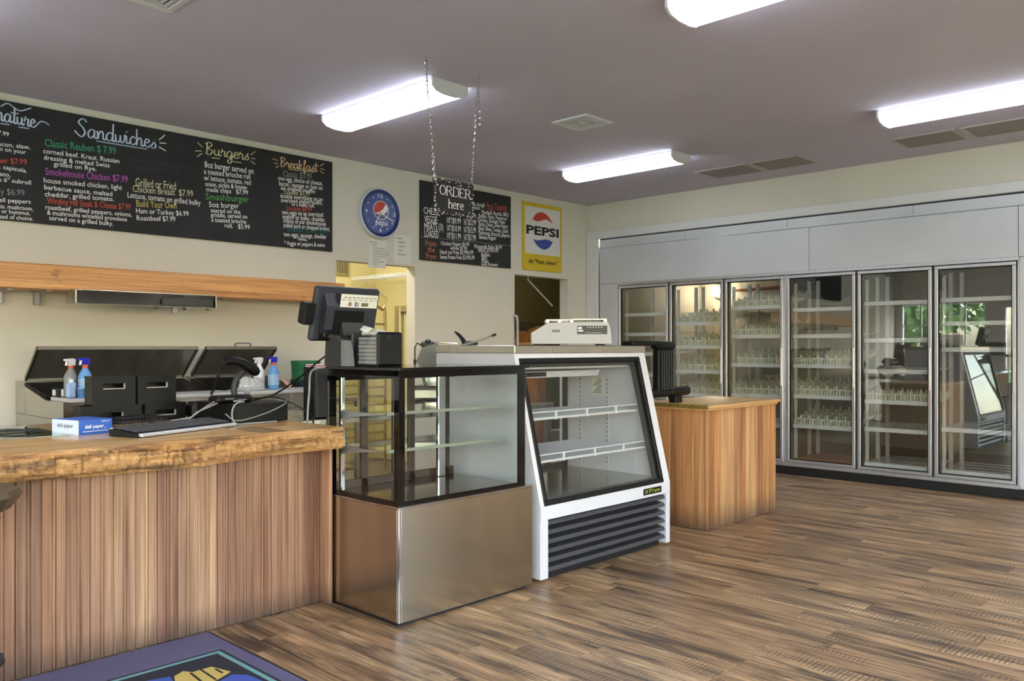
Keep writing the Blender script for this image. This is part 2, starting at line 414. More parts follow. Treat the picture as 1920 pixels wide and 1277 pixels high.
for k, (s_, a, a2, y, y2) in enumerate(full):
    if s_ > 0 and k < 290:
        key = (round(a2-a, 3), round(y2-y, 3))
        if key not in shared:
            shared[key] = mesh_of('plank', MB().box(-(a2-a)/2+.0012, (a2-a)/2-.0012, -(y2-y)/2+.0014, (y2-y)/2-.0014, -.012, 0, .0018), W_floor)
        p = MF.inverted() @ Vector(((a+a2)/2, (y+y2)/2, 0)); inst('plank', shared[key], floor, p)
    else: rest.box(a+.0009, a2-.0009, y+.0009, y2-.0009, -.012, 0)
part('plank_field', rest, W_floor, floor, kind='stuff')

# rooms beyond the two doorways
KY = 8.0; RX = 6.0
struct('floor_kitchen', MB().box(2.6, 10.6, Y1+WT, 9.3, -.08, -.012), plain('kitchen_floor_tile', rgb(120,110,96), .5, var=.1))
struct('ceiling_kitchen', MB().box(2.6, 10.6, Y1+WT, 9.3, 2.75, 2.85), M_ceil)
struct('wall_kitchen_back', MB().box(2.6, RX, KY, KY+.1, 0, 2.75), M_kitchen)
struct('wall_kitchen_left', MB().box(2.6, 2.7, Y1+WT, KY, 0, 2.75), M_kitchen)
struct('wall_kitchen_right', MB().box(RX, RX+.1, Y1+WT, KY+.1, 0, 2.75), M_kitchen)
struct('wall_pantry_back', MB().box(RX+.1, 10.6, 8.7, 8.8, 0, 2.75), M_olive)
struct('wall_pantry_right', MB().box(10.5, 10.6, Y1+WT, 8.7, 0, 2.75).box(8.3, 10.5, Y1+.02, Y1+WT, 0, 2.75), M_olive)

# outdoors, only glimpsed through glass and in reflections
struct('ground_lawn', MB().box(-40, 40, -40, -3.2, -.2, -.1).box(-40, -6.5, -3.2, 40, -.2, -.1), plain('lawn', rgb(96,120,62), .9, var=.25, vscale=2))
struct('pavement', MB().box(-6.5, X0-.15, -3.2, 12, -.2, -.09).box(X0-.15, 12, -3.2, Y0-.15, -.2, -.09), plain('concrete_walk', rgb(178,176,170), .85, var=.08))
M_leaf = plain('leaves', rgb(88,122,60), .6, var=.35, vscale=1.4); M_bark = plain('bark', rgb(84,70,58), .9, var=.2)
def tree(x, y, h, r, label):
    t_ = thing('leafy_tree', label, 'tree', (x, y, -.1), group='trees outside the windows')
    part('trunk', MB().tube([(x, y, -.1), (x+.1, y, h*.3), (x-.05, y+.1, h*.62)], [.2, .15, .08]), M_bark, t_, smooth=40)
    rr = random.Random(int(x*10+y)); m = MB()
    for i in range(2600):
        u = Vector((rr.gauss(0,1), rr.gauss(0,1), rr.gauss(0,1))).normalized()*(rr.random()**.4)
        p = Vector((x+u.x*r, y+u.y*r, h*.66+u.z*h*.4)); a = Vector((rr.gauss(0,1), rr.gauss(0,1), rr.gauss(0,1))).normalized(); b_ = a.orthogonal().normalized()
        s_ = .12+rr.random()*.12
        m.poly([p-a*s_, p+b_*s_*.5, p+a*s_, p-b_*s_*.5])
    part('crown', m, M_leaf, t_, kind='stuff')
tree(-8.0, 8.2, 5.0, 2.6, 'leafy green tree beyond the left window, nearest the corner')
tree(-11.5, 2.0, 5.5, 2.5, 'leafy green tree on the lawn opposite the glass door')
tree(0.5, -9.5, 5.5, 2.8, 'leafy green tree across the lawn behind the storefront windows')

# ------------------------------------------------------------------ walk-in cooler
ck = thing('walk_in_cooler', 'long walk-in cooler front with six framed glass doors along the right wall', 'cooler', (X1, (CY0+CY1)/2, 0))
FX = X1+.02
CI = plain('cooler_interior_panel', rgb(150,146,134), .6, var=.05, vscale=2)
part('liner', MB().box(8.30, 10.6, CY0-.05, CY0, .08, 2.5).box(8.30, 10.6, 6.44, 6.49, .08, 2.5).box(10.6, 10.65, CY0-.05, 6.49, .08, 2.5)
     .box(8.30, 10.65, CY0-.05, 6.49, 2.5, 2.55), CI, ck)
part('cooler_floor', MB().box(8.22, 10.65, CY0-.05, 6.49, .02, .085), plain('cooler_floor_deck', rgb(112,100,84), .7, var=.1), ck)
YD = [6.083, 5.361, 4.656, 3.948, 3.222, 2.527, 1.850]
DZ0, DZ1 = .122, 2.038
# fixed panels around the doors, each with its own joint
def cpanel(y0, y1, z0, z1, x=FX): part('cooler_panel', MB().box(x, x+.05, y0+.002, y1-.002, z0+.002, z1-.002, .002), M_panel, ck)
for a, b_ in ((5.146, CY1), (3.93, 5.146), (2.70, 3.93), (CY0, 2.70)): cpanel(a, b_, 2.515, 2.618)
for a, b_ in ((3.701, CY1), (1.847, 3.701), (CY0, 1.847)): cpanel(a, b_, 2.075, 2.513)
cpanel(6.095, CY1, .085, 2.075); cpanel(CY0, 1.838, .085, 2.075)
part('header_gap', MB().box(FX+.012, FX+.04, CY0, CY1, 2.618, 2.64), M_gap, ck)
fr = MB()
fr.box(FX-.012, FX+.10, 1.838, 6.095, 2.046, 2.078, .003).box(FX-.012, FX+.10, 1.838, 6.095, .083, .118, .003)
fr.box(FX-.010, FX+.10, 6.085, 6.097, .118, 2.046, .002).box(FX-.010, FX+.10, 1.836, 1.850, .118, 2.046, .002)
part('cooler_frame', fr, M_alu, ck)
for y in YD[1:-1]: part('mullion', MB().box(FX+.012, FX+.10, y-.030, y+.030, .118, 2.046, .003), M_dkgrey if y != YD[3] else M_alu, ck)
part('kick_plate', MB().box(FX+.0, FX+.05, CY0, 6.36, 0, .083), M_kick, ck)
for i in range(6):
    ya, yb = YD[i+1]+.012, YD[i]-.012
    if i == 2: ya += .014
    fo = part('cooler_door', rect_frame(MB(), 'x', FX-.014, FX+.022, ya, yb, DZ0, DZ1, .030, .004), M_alu, ck)
    part('gasket', rect_frame(MB(), 'x', FX+.002, FX+.020, ya+.029, yb-.029, DZ0+.029, DZ1-.029, .010), M_black, fo)
    part('glass_pane', MB().box(FX+.004, FX+.010, ya+.03, yb-.03, DZ0+.03, DZ1-.03), G_door, fo)
    part('handle', MB().box(FX-.030, FX-.013, ya+.006, ya+.024, .905, 1.30, .005), M_alu, fo)
# bays of shelving behind each door
M_strip = plain('shelf_price_strip', rgb(222,222,224), .4)
M_post = plain('shelf_post', rgb(204,202,192), .5)
def bottle_rack(y0, y1, x0, x1, z0, rise):
    m = MB(); n = 7; wl_ = (y1-y0)/n
    zz = lambda x: z0+(x-x0)/(x1-x0)*rise
    for i in range(n+1):
        y = y0+wl_*i; y = min(max(y, y0+.003), y1-.003); x = x0
        m.prism([(x0, zz(x0)), (x1, zz(x1)), (x1, zz(x1)+.034), (x0, zz(x0)+.034)], 'y', y-.0018, y+.0018)
        k = 0
        while x < x1-.03:                                   # stand-up fingers along each divider
            h = .078 if k % 2 == 0 else .060
            m.box(x, x+.034, y-.003, y+.003, zz(x)+.03, zz(x)+h); x += .06; k += 1
    for i in range(n):
        y = y0+wl_*i
        m.box(x0-.004, x0, y+.006, y+wl_-.006, z0, z0+.012).box(x0-.004, x0, y+.006, y+wl_-.006, z0+.058, z0+.070)
        m.box(x0-.004, x0, y+.010, y+.024, z0, z0+.10).box(x0-.004, x0, y+wl_-.024, y+wl_-.010, z0, z0+.062)
        m.box(x0-.004, x0, y+wl_*.45, y+wl_*.55, z0, z0+.05)
        m.prism([(x0, zz(x0)), (x1, zz(x1)), (x1, zz(x1)+.003), (x0, zz(x0)+.003)], 'y', y+.012, y+wl_-.012)
    return m
def wires(y0, y1, x0, x1, z0, rise):
    m = MB(); zz = lambda x: z0+(x-x0)/(x1-x0)*rise
    n = int((y1-y0)/.027)
    for i in range(n+1):
        y = y0+(y1-y0)*i/n; m.tube([(x0, y, zz(x0)), (x1, y, zz(x1))], .0022, 4, caps=False)
    for q in (0.02, .28, .52, .76, .98):
        x = x0+(x1-x0)*q; m.tube([(x, y0, zz(x)-.006), (x, y1, zz(x)-.006)], .004, 5)
    return m
BAYS = [([1.69,1.455,1.22,.97,.72,.45], 'plain', []),
        ([1.568,1.303,1.026,.76,.5], 'rack', [0,1,2,3]),
        ([1.726,1.417,1.109,.783,.48], 'rack', [0,1,2,3]),
        ([1.684,1.415,1.11,.798,.493,.16], 'rack', [2,3,4]),
        ([1.722,1.368,1.07,.777,.509,.17], 'wire', [3]),
        ([1.73,1.516,1.279,.551,.17], 'wire', [])]
WORD = ['first and farthest', 'second', 'third', 'fourth', 'fifth', 'sixth and nearest']
LOOK = ['shelving with plain white shelves', 'shelving with sloping clear bottle racks', 'shelving with four clear bottle racks', 'shelving with clear bottle racks on its lower shelves',
        'wire shelving with a single clear bottle rack', 'wire shelving with no bottle racks']
for i, (zs, kind, rk) in enumerate(BAYS):
    ya, yb = YD[i+1]+.02, YD[i]-.045
    u = thing('cooler_shelving', 'white %s behind the %s cooler door' % (LOOK[i], WORD[i]), 'shelving', (8.5, (ya+yb)/2, .085), group='shelving inside the cooler')
    for y in (yb-.016, ya+.016):
        part('post', MB().box(8.262, 8.29, y-.014, y+.014, .085, 1.96, .003), M_post, u)
        part('post', MB().box(8.80, 8.83, y-.018, y+.018, .085, 2.02, .003), M_post, u)
    for k, z in enumerate(zs):
        rise = .11 if kind == 'rack' and k in rk else .03
        if i == 3 and k == 5:
            part('shelf', MB().box(8.24, 8.84, ya, yb, z-.02, z, .003), W_cab, u, label='brown board on the bottom'); continue
        s_ = MB().box(8.236, 8.25, ya+.004, yb-.004, z-.020, z+.020, .003)
        if kind == 'plain' or (kind == 'rack' and k not in rk):
            s_.prism([(8.25, z-.004), (8.82, z+rise-.004), (8.82, z+rise+.003), (8.25, z+.003)], 'y', ya+.006, yb-.006)
        sh = part('shelf', s_, M_strip, u)
        if kind == 'wire' or k in rk: part('shelf_wires', wires(ya+.01, yb-.01, 8.252, 8.82, z+.004, rise), M_shelfw, sh)
        if k in rk: part('bottle_rack', bottle_rack(ya+.012, yb-.012, 8.256, 8.80, z+.012, rise), M_plast, sh)
# evaporator, pipes and bulb at the back of the cooler
ev = thing('evaporator_unit', 'grey fan-cooled evaporator hung under the cooler ceiling', 'evaporator', (9.7, 3.9, 1.72))
part('housing', MB().box(9.55, 10.1, 3.45, 4.55, 1.78, 2.35, .01), plain('evaporator_metal', rgb(104,104,102), .45, .5), ev)
part('fan_ring', MB().lathe([(.24,9.53),(.24,9.56),(.20,9.56),(.20,9.53)], (0, 4.0, 2.06), 24, 'x'), M_black, ev)
for k in range(5):
    a = k*2*PI/5; part('fan_blade', MB().prism([(4.0+.03*math.cos(a), 2.06+.03*math.sin(a)), (4.0+.17*math.cos(a-.25), 2.06+.17*math.sin(a-.25)), (4.0+.17*math.cos(a+.35), 2.06+.17*math.sin(a+.35))], 'x', 9.535, 9.54), M_grey, ev)
M_copper = plain('copper_pipe', rgb(150,96,62), .35, .8)
for k, (z, lb) in enumerate(((2.12, 'upper'), (1.85, 'middle'), (1.55, 'lower'))):
    top('copper_pipe', MB().tube([(10.56, 4.6, z), (10.56, 5.85, z-.03)], .018, 8), M_copper, '%s copper pipe running along the cooler back wall' % lb, 'pipe', 'pipes on the cooler back wall')
bl = thing('cooler_bulb', 'round lit bulb fixture on the cooler back wall', 'lamp', (10.5, 6.08, 2.06))
part('fixture_base', MB().lathe([(.10,10.599),(.10,10.54),(.05,10.50)], (0, 6.08, 2.09), 16, 'x'), M_grey, bl)
part('bulb', MB().lathe([(.01,-.07),(.05,-.055),(.075,0),(.05,.055),(.01,.07)], (10.43, 6.08, 2.09), 16), emit('bulb_glow', (1,.82,.58,1), 80), bl, smooth=60)

# ------------------------------------------------------------------ ceiling fittings
E_lens = emit('fluorescent_lens', (.92, .965, 1.05, 1), LAMP)
def fluorescent(x, y0, y1, label):
    o = thing('ceiling_light', label, 'ceiling light', (x, (y0+y1)/2, ZC-.1), group='fluorescent wrap lights')
    part('housing', MB().box(x-.145, x+.145, y0+.01, y1-.01, ZC-.018, ZC-.0005), M_white, o)
    pr = [(x-.15, ZC-.018), (x-.15, ZC-.05), (x-.115, ZC-.078), (x-.05, ZC-.09), (x+.05, ZC-.09), (x+.115, ZC-.078), (x+.15, ZC-.05), (x+.15, ZC-.018)]
    part('lens', MB().prism(pr, 'y', y0+.016, y1-.016), E_lens, o)
    pe = [(x-.155, ZC-.001), (x-.155, ZC-.052), (x-.118, ZC-.082), (x-.05, ZC-.094), (x+.05, ZC-.094), (x+.118, ZC-.082), (x+.155, ZC-.052), (x+.155, ZC-.001)]
    for y in (y0, y1-.016): part('end_cap', MB().prism(pe, 'y', y, y+.016), M_white, o)
LY = [(4.13, 5.42), (1.08, 2.36)]
fluorescent(3.715, *LY[0], 'long lit fluorescent ceiling light behind the hanging order sign')
fluorescent(3.715, *LY[1], 'long lit fluorescent ceiling light cut off at the top edge')
fluorescent(6.505, *LY[0], 'long lit fluorescent ceiling light nearest the corner of the room')
fluorescent(6.505, *LY[1], 'long lit fluorescent ceiling light at right, beside the double return grille')
for x, yy, l in ((.925, LY[0], 'added unseen fluorescent light over the left end of the counter'), (.925, LY[1], 'added unseen fluorescent light overhead behind the camera'),  # four lights out of view, added to even out the room light
                 (3.715, (-1.9, -.62), 'added unseen fluorescent light by the storefront windows'), (6.505, (-1.9, -.62), 'added unseen fluorescent light by the right storefront window')):
    fluorescent(x, *yy, l)
fluorescent_k = thing('ceiling_light', 'fluorescent light on the kitchen ceiling beyond the doorway', 'ceiling light', (4.6, 7.3, 2.66))
part('housing', MB().box(4.0, 5.2, 7.15, 7.45, 2.72, 2.7495), M_white, fluorescent_k)
part('lens', MB().box(4.0, 5.2, 7.15, 7.45, 2.66, 2.72, .02), emit('kitchen_lens', (1.0, .94, .80, 1), LAMP*2.4), fluorescent_k)
pl_ = thing('pantry_fill_lamp', 'added unseen round lamp brightening the pantry', 'ceiling light', (8.6, 7.5, 2.62))  # added lamp, never in view, that lifts the dark pantry
part('base', MB().lathe([(.11, 2.7495), (.11, 2.73), (.09, 2.725)], (8.6, 7.5, 0), 20), M_white, pl_)
part('globe', MB().lathe([(.09, 2.726), (.12, 2.69), (.10, 2.645), (.05, 2.62), (.01, 2.615)], (8.6, 7.5, 0), 20), emit('pantry_fill_glow', (1, .9, .62, 1), 22.0), pl_, smooth=60)
def diffuser(x0, x1, y0, y1, label):
    o = thing('ceiling_vent', label, 'vent', ((x0+x1)/2, (y0+y1)/2, ZC-.02))
    part('vent_frame', rect_frame(MB(), 'z', ZC-.016, ZC-.0005, x0, x1, y0, y1, .035, .004), M_white, o)
    part('throat', MB().box(x0+.03, x1-.03, y0+.03, y1-.03, ZC-.003, ZC-.0005), M_gap, o)
    n = 4
    for k in range(n):
        q = .045+k*.033
        if (x1-x0)/2-q < .03: break
        part('louver_ring', rect_frame(MB(), 'z', ZC-.014+k*.001, ZC-.004, x0+q, x1-q, y0+q, y1-q, .016), M_white, o)
    part('centre_plate', MB().box((x0+x1)/2-.03, (x0+x1)/2+.03, (y0+y1)/2-.03, (y0+y1)/2+.03, ZC-.012, ZC-.004), M_white, o)
diffuser(4.91, 5.24, 3.945, 4.30, 'square white ceiling vent with nested louvers right of the order sign')
diffuser(1.54, 1.915, 3.93, 4.31, 'square white ceiling vent at the top left edge')
M_gril = plain('grille_grey', rgb(140,136,138), .6)
def grille(y0, y1, label):
    x0, x1 = 7.30, 7.75
    o = thing('return_grille', label, 'vent', ((x0+x1)/2, (y0+y1)/2, ZC-.012), group='return air grilles')
    part('grille_frame', rect_frame(MB(), 'z', ZC-.010, ZC-.0005, x0, x1, y0, y1, .03, .003), plain('grille_frame_paint', rgb(176,172,172), .6), o)
    m = MB(); n = 22
    for k in range(n):
        x = x0+.035+(x1-x0-.07)*k/(n-1); m.prism([(x-.006, ZC-.002), (x+.003, ZC-.009), (x+.005, ZC-.008), (x-.004, ZC-.001)], 'y', y0+.03, y1-.03)
    part('slats', m, M_gril, o)
    part('grille_backing', MB().box(x0+.02, x1-.02, y0+.02, y1-.02, ZC-.0015, ZC-.0004), M_gap, o)
grille(3.935, 4.50, 'grey slotted return grille in the far pair, left one')
grille(3.40, 3.925, 'grey slotted return grille in the far pair, right one')
grille(2.10, 2.615, 'grey slotted return grille in the near pair, left one')
grille(1.56, 2.07, 'grey slotted return grille in the near pair, right one at the frame edge')

# ------------------------------------------------------------------ lettering
TEXTS = []
def text(parent, s, x0, z0, x1, z1, cap, mat, y, name='lettering', bold=.0, plane='y', shear=0.0):
    """queue a line of print: baseline from (x0,z0) to (x1,z1) on the plane, cap height cap"""
    TEXTS.append((parent, s, x0, z0, x1, z1, cap, mat, y, name, bold, plane, shear))
def flush_texts():
    tmp = []
    for T_ in TEXTS:
        cu = bpy.data.curves.new('tmp', 'FONT'); cu.body = T_[1]; cu.size = 1; cu.resolution_u = 2; cu.offset = T_[10]
        cu.shear = T_[12]; o = bpy.data.objects.new('tmp', cu); COL.objects.link(o); tmp.append(o)
    bpy.context.view_layer.update(); dg = bpy.context.evaluated_depsgraph_get()
    for o, (parent, s, x0, z0, x1, z1, cap, mat, y, name, bold, plane, shear) in zip(tmp, TEXTS):
        me = bpy.data.meshes.new_from_object(o.evaluated_get(dg)); me.name = name
        xs = [v.co.x for v in me.vertices]; a, b_ = min(xs), max(xs); L_ = math.hypot(x1-x0, z1-z0); an = math.atan2(z1-z0, x1-x0)
        sx = L_/(b_-a); sz = cap/.70; ca, sa = math.cos(an), math.sin(an)
        Mi = Matrix.Identity(4) if plane[0] == 'l' else MWD[parent.name].inverted(); plane = plane[-1]
        for v in me.vertices:
            u = (v.co.x-a)*sx; h = v.co.y*sz
            px, pz = x0+u*ca-h*sa, z0+u*sa+h*ca
            if plane == 'y': q = Vector((px, y, pz))
            elif plane == 'x': q = Vector((y, -px, pz))          # print on a face that looks towards -x
            else: q = Vector((px, pz, y))
            v.co = Mi @ q
        me.materials.clear(); me.materials.append(mat)
        ob = bpy.data.objects.new(name, me); COL.objects.link(ob); ob.parent = parent; MWD[ob.name] = MWD[parent.name]
    for o in tmp:
        cu = o.data; bpy.data.objects.remove(o); bpy.data.curves.remove(cu)
def ribbon(mb, P, w, y, taper=False):
    """flat stroke of width w through the (x,z) points, on the plane y"""
    P = [Vector((p[0], p[1])) for p in P]; n = len(P); v = []
    for i, p in enumerate(P):
        d = (P[min(i+1, n-1)]-P[max(i-1, 0)]); d = d.normalized() if d.length > 1e-9 else Vector((1, 0)); q = Vector((-d.y, d.x))
        ww = w*(.45+.55*abs(d.y)) if taper else w
        v += [(p.x+q.x*ww/2, y, p.y+q.y*ww/2), (p.x-q.x*ww/2, y, p.y-q.y*ww/2)]
    mb.add(v, [(2*i, 2*i+1, 2*i+3, 2*i+2) for i in range(n-1)])
CURS = {
 'a': ([[(.9,.85),(.5,1),(.1,.6),(.15,.1),(.5,0),(.85,.45),(.9,.95)],[(.9,.95),(.88,.2),(1.1,0),(1.3,.25)]],1.25),
 'n': ([[(.0,.95),(.1,0)],[(.1,0),(.2,.6),(.55,1),(.75,.7),(.75,.1),(.95,0),(1.15,.25)]],1.12),
 'd': ([[(.9,.8),(.5,1),(.1,.6),(.15,.1),(.5,0),(.85,.4),(.97,2.1)],[(.97,2.1),(.9,.2),(1.1,0),(1.3,.25)]],1.25),
 'w': ([[(0,.9),(.1,.15),(.35,0),(.6,.3),(.65,.9)],[(.65,.9),(.7,.2),(.95,0),(1.2,.4),(1.25,1.0),(1.45,.85)]],1.4),
 'i': ([[(.1,.9),(.1,.15),(.3,0),(.5,.25)],[(.1,1.35),(.13,1.5)]],.5),
 'c': ([[(.8,.8),(.45,1),(.1,.55),(.2,.1),(.55,0),(.9,.3)]],.88),
 'h': ([[(.12,2.0),(.1,0)],[(.1,0),(.2,.6),(.55,1),(.75,.7),(.75,.1),(.95,0),(1.15,.25)]],1.12),
 'e': ([[(.1,.45),(.6,.6),(.7,.85),(.4,1),(.1,.6),(.2,.1),(.55,0),(.95,.3)]],.92),
 's': ([[(.1,.2),(.7,1.15),(.5,.8),(.75,.35),(.5,0),(.05,.05)]],.9),
 'B': ([[(.2,1.9),(.1,0)],[(-.1,1.6),(.5,2.0),(.95,1.55),(.3,1.0),(1.05,.6),(.6,0),(0,.05)]],1.3),
 'S': ([[(1.35,1.75),(.85,2.1),(.3,1.6),(.9,1.0),(1.1,.4),(.6,-.05),(-.2,.55)]],1.45),
 'u': ([[(.05,.9),(.1,.2),(.35,0),(.7,.35),(.75,.95)],[(.75,.95),(.75,.2),(.95,0),(1.15,.25)]],1.12),
 'r': ([[(.0,.5),(.2,1.15),(.25,.85),(.6,.85),(.55,.15),(.75,0),(.95,.25)]],.88),
 'g': ([[(.9,.85),(.5,1),(.1,.6),(.15,.1),(.5,0),(.85,.45),(.9,.95)],[(.9,.95),(.85,-.6),(.5,-1.0),(.2,-.7),(.6,-.25),(1.2,.3)]],1.18),
 'k': ([[(.12,1.95),(.1,0)],[(.75,1.05),(.15,.5),(.8,0),(1.05,.25)]],.95),
 'f': ([[(.0,.3),(.6,1.6),(.5,2.0),(.3,1.7),(.25,-.7),(.5,-.5),(.35,.3),(.8,.4)]],.75),
 't': ([[(.32,1.9),(.25,.2),(.45,0),(.7,.2)],[(-.25,1.3),(.2,1.2),(.95,1.35)]],.66)}
def cursive(parent, word, x0, z0, x1, z1, xh, w, mat, y):
    tot = sum(CURS[c][1] for c in word); sx = (x1-x0)/tot; an = (z1-z0)/(x1-x0); cx = 0; m = MB()
    for c in word:
        for k, st in enumerate(CURS[c][0]):
            P = smoothpath([(p[0], p[1], 0) for p in st], 6)
            ribbon(m, [(x0+(cx+p.x)*sx, z0+(cx+p.x)*sx*an+p.y*xh) for p in P], w, y-.00005*k, taper=True)
        cx += CURS[c][1]
    part('heading', m, mat, parent)
def strokes(parent, segs, w, mat, y, name='flourish'):
    for k in range(0, len(segs)-1, 2):
        m = MB(); ribbon(m, [segs[k], segs[k+1]], w, y); part(name, m, mat, parent)

BY = Y1-.018; TY = BY-.0012
mb1 = thing('menu_board', 'long black chalkboard menu of sandwiches, burgers and breakfast', 'menu board', (2.6, BY, 2.178))
part('board', MB().box(.55, 4.406, BY, Y1-.001, 2.178, 3.003, .002), M_chalk, mb1)
mb2 = thing('menu_board', 'square black chalkboard pizza menu partly behind the order sign', 'menu board', (6.1, BY, 2.185))
part('board', MB().box(5.45, 6.767, BY, Y1-.001, 2.185, 2.990, .002), M_chalk, mb2)
MENU_MAIN = [
 ('7.99', 1.7, 2.76, 1.765, 2.759, 0.024, 'white'),
 ('acon, slaw,', 1.7, 2.684, 1.899, 2.692, 0.025, 'white'),
 ('o on your', 1.707, 2.651, 1.871, 2.653, 0.025, 'white'),
 ('ner $7.99', 1.7, 2.565, 1.878, 2.581, 0.033, 'red'),
 ('. capicola.', 1.708, 2.529, 1.878, 2.524, 0.025, 'white'),
 ('ato,', 1.708, 2.478, 1.776, 2.481, 0.025, 'white'),
 ('a 6" subroll', 1.703, 2.44, 1.903, 2.444, 0.025, 'white'),
 ('ly $6.99', 1.707, 2.351, 1.864, 2.362, 0.036, 'grey'),
 ('ell peppers', 1.707, 2.299, 1.902, 2.31, 0.025, 'white'),
 ('to, mushroom,', 1.707, 2.257, 1.917, 2.262, 0.025, 'white'),
 ('or hummus.', 1.72, 2.224, 1.899, 2.229, 0.024, 'white'),
 ('ead of choice.', 1.707, 2.187, 1.916, 2.193, 0.024, 'white'),
 ('Classic Reuben $ 7.99', 1.993, 2.731, 2.482, 2.754, 0.045, 'green'),
 ('corned beef. Kraut. Russian', 1.982, 2.68, 2.506, 2.691, 0.029, 'white'),
 ('dressing & melted Swiss', 1.986, 2.635, 2.435, 2.647, 0.028, 'white'),
 ('grilled on Rye.', 2.05, 2.599, 2.342, 2.606, 0.028, 'white'),
 ('Smokehouse Chicken $7.99', 1.996, 2.528, 2.57, 2.554, 0.043, 'magenta'),
 ('house smoked chicken, light', 1.986, 2.471, 2.526, 2.492, 0.031, 'white'),
 ('barbecue sauce, melted', 1.989, 2.424, 2.455, 2.435, 0.029, 'white'),
 ('cheddar, grilled tomato.', 1.993, 2.375, 2.466, 2.399, 0.029, 'white'),
 ('Winding Hill Steak & Cheese $7.99', 2.007, 2.323, 2.59, 2.348, 0.039, 'red'),
 ('roastbeef, grilled peppers, onions,', 1.996, 2.283, 2.598, 2.297, 0.028, 'white'),
 ('& mushrooms w/melted provolone', 2.007, 2.246, 2.562, 2.257, 0.028, 'white'),
 ('served on a grilled bulky.', 2.021, 2.209, 2.462, 2.214, 0.028, 'white'),
 ('Try', 2.956, 2.834, 3.021, 2.827, 0.036, 'faint'),
 ('Make any sandwich a', 2.593, 2.71, 3.021, 2.729, 0.037, 'faint'),
 ('bulkie roll for $2', 2.606, 2.663, 2.993, 2.686, 0.031, 'faint'),
 ('Grilled or Fried', 2.627, 2.535, 2.942, 2.547, 0.054, 'cream'),
 ('Chicken Breast  $7.99', 2.606, 2.489, 3.082, 2.511, 0.044, 'cream'),
 ('Lettuce, tomato on grilled bulky', 2.567, 2.44, 3.144, 2.45, 0.036, 'white'),
 ('Build Your Own', 2.634, 2.379, 2.947, 2.399, 0.044, 'yellow'),
 ('Ham or Turkey $6.99', 2.631, 2.329, 3.045, 2.353, 0.033, 'white'),
 ('Roastbeef $7.99', 2.636, 2.274, 2.938, 2.298, 0.033, 'white'),
 ('8oz burger served on', 3.178, 2.765, 3.613, 2.774, 0.043, 'white'),
 ('a toasted brioche roll', 3.173, 2.711, 3.582, 2.726, 0.037, 'white'),
 ('w/ lettuce, tomato, red', 3.173, 2.66, 3.587, 2.678, 0.035, 'white'),
 ('onion, pickle & house-', 3.183, 2.612, 3.557, 2.635, 0.033, 'white'),
 ('made chips   $7.99', 3.193, 2.57, 3.561, 2.592, 0.032, 'white'),
 ('Smashburger', 3.188, 2.505, 3.571, 2.528, 0.045, 'green2'),
 ('5oz burger', 3.217, 2.447, 3.481, 2.467, 0.037, 'white'),
 ('seared on the', 3.232, 2.405, 3.493, 2.421, 0.03, 'white'),
 ('griddle, served on', 3.232, 2.368, 3.555, 2.388, 0.03, 'white'),
 ('a toasted brioche', 3.237, 2.328, 3.545, 2.345, 0.03, 'white'),
 ('roll.   $5.99', 3.351, 2.293, 3.578, 2.3, 0.032, 'white'),
 ('Classic $3.99', 3.896, 2.796, 4.184, 2.813, 0.044, 'grey'),
 ('one egg, choice of cheese,', 3.846, 2.757, 4.298, 2.772, 0.034, 'white'),
 ('bacon, sausage or ham on', 3.857, 2.711, 4.298, 2.731, 0.034, 'white'),
 ('an english muffin', 3.874, 2.678, 4.22, 2.691, 0.03, 'white'),
 ('Double $5.99', 3.907, 2.643, 4.166, 2.66, 0.034, 'cream'),
 ('double everything on an', 3.868, 2.605, 4.298, 2.627, 0.034, 'white'),
 ('oversized english muffin,', 3.874, 2.569, 4.298, 2.596, 0.032, 'white'),
 ('or a bulky roll.', 3.981, 2.549, 4.214, 2.562, 0.026, 'white'),
 ('Smokey $6.99', 3.93, 2.503, 4.184, 2.521, 0.034, 'red'),
 ('two eggs on an oversized', 3.885, 2.464, 4.304, 2.488, 0.034, 'white'),
 ('english or bulky, cheddar,', 3.891, 2.427, 4.328, 2.446, 0.034, 'white'),
 ('choice of our smokehouse', 3.896, 2.392, 4.334, 2.408, 0.034, 'white'),
 ('pulled pork or chopped brisket.', 3.902, 2.353, 4.377, 2.366, 0.034, 'white'),
 ('Breakfast Burrito $5.99', 3.936, 2.318, 4.365, 2.335, 0.034, 'teal'),
 ('two eggs, sausage, cheddar', 3.902, 2.273, 4.34, 2.291, 0.034, 'white'),
 ('salsa.', 4.044, 2.253, 4.14, 2.252, 0.026, 'white'),
 ('* Veggie w/ peppers & onion', 3.907, 2.197, 4.322, 2.215, 0.032, 'white'),
]
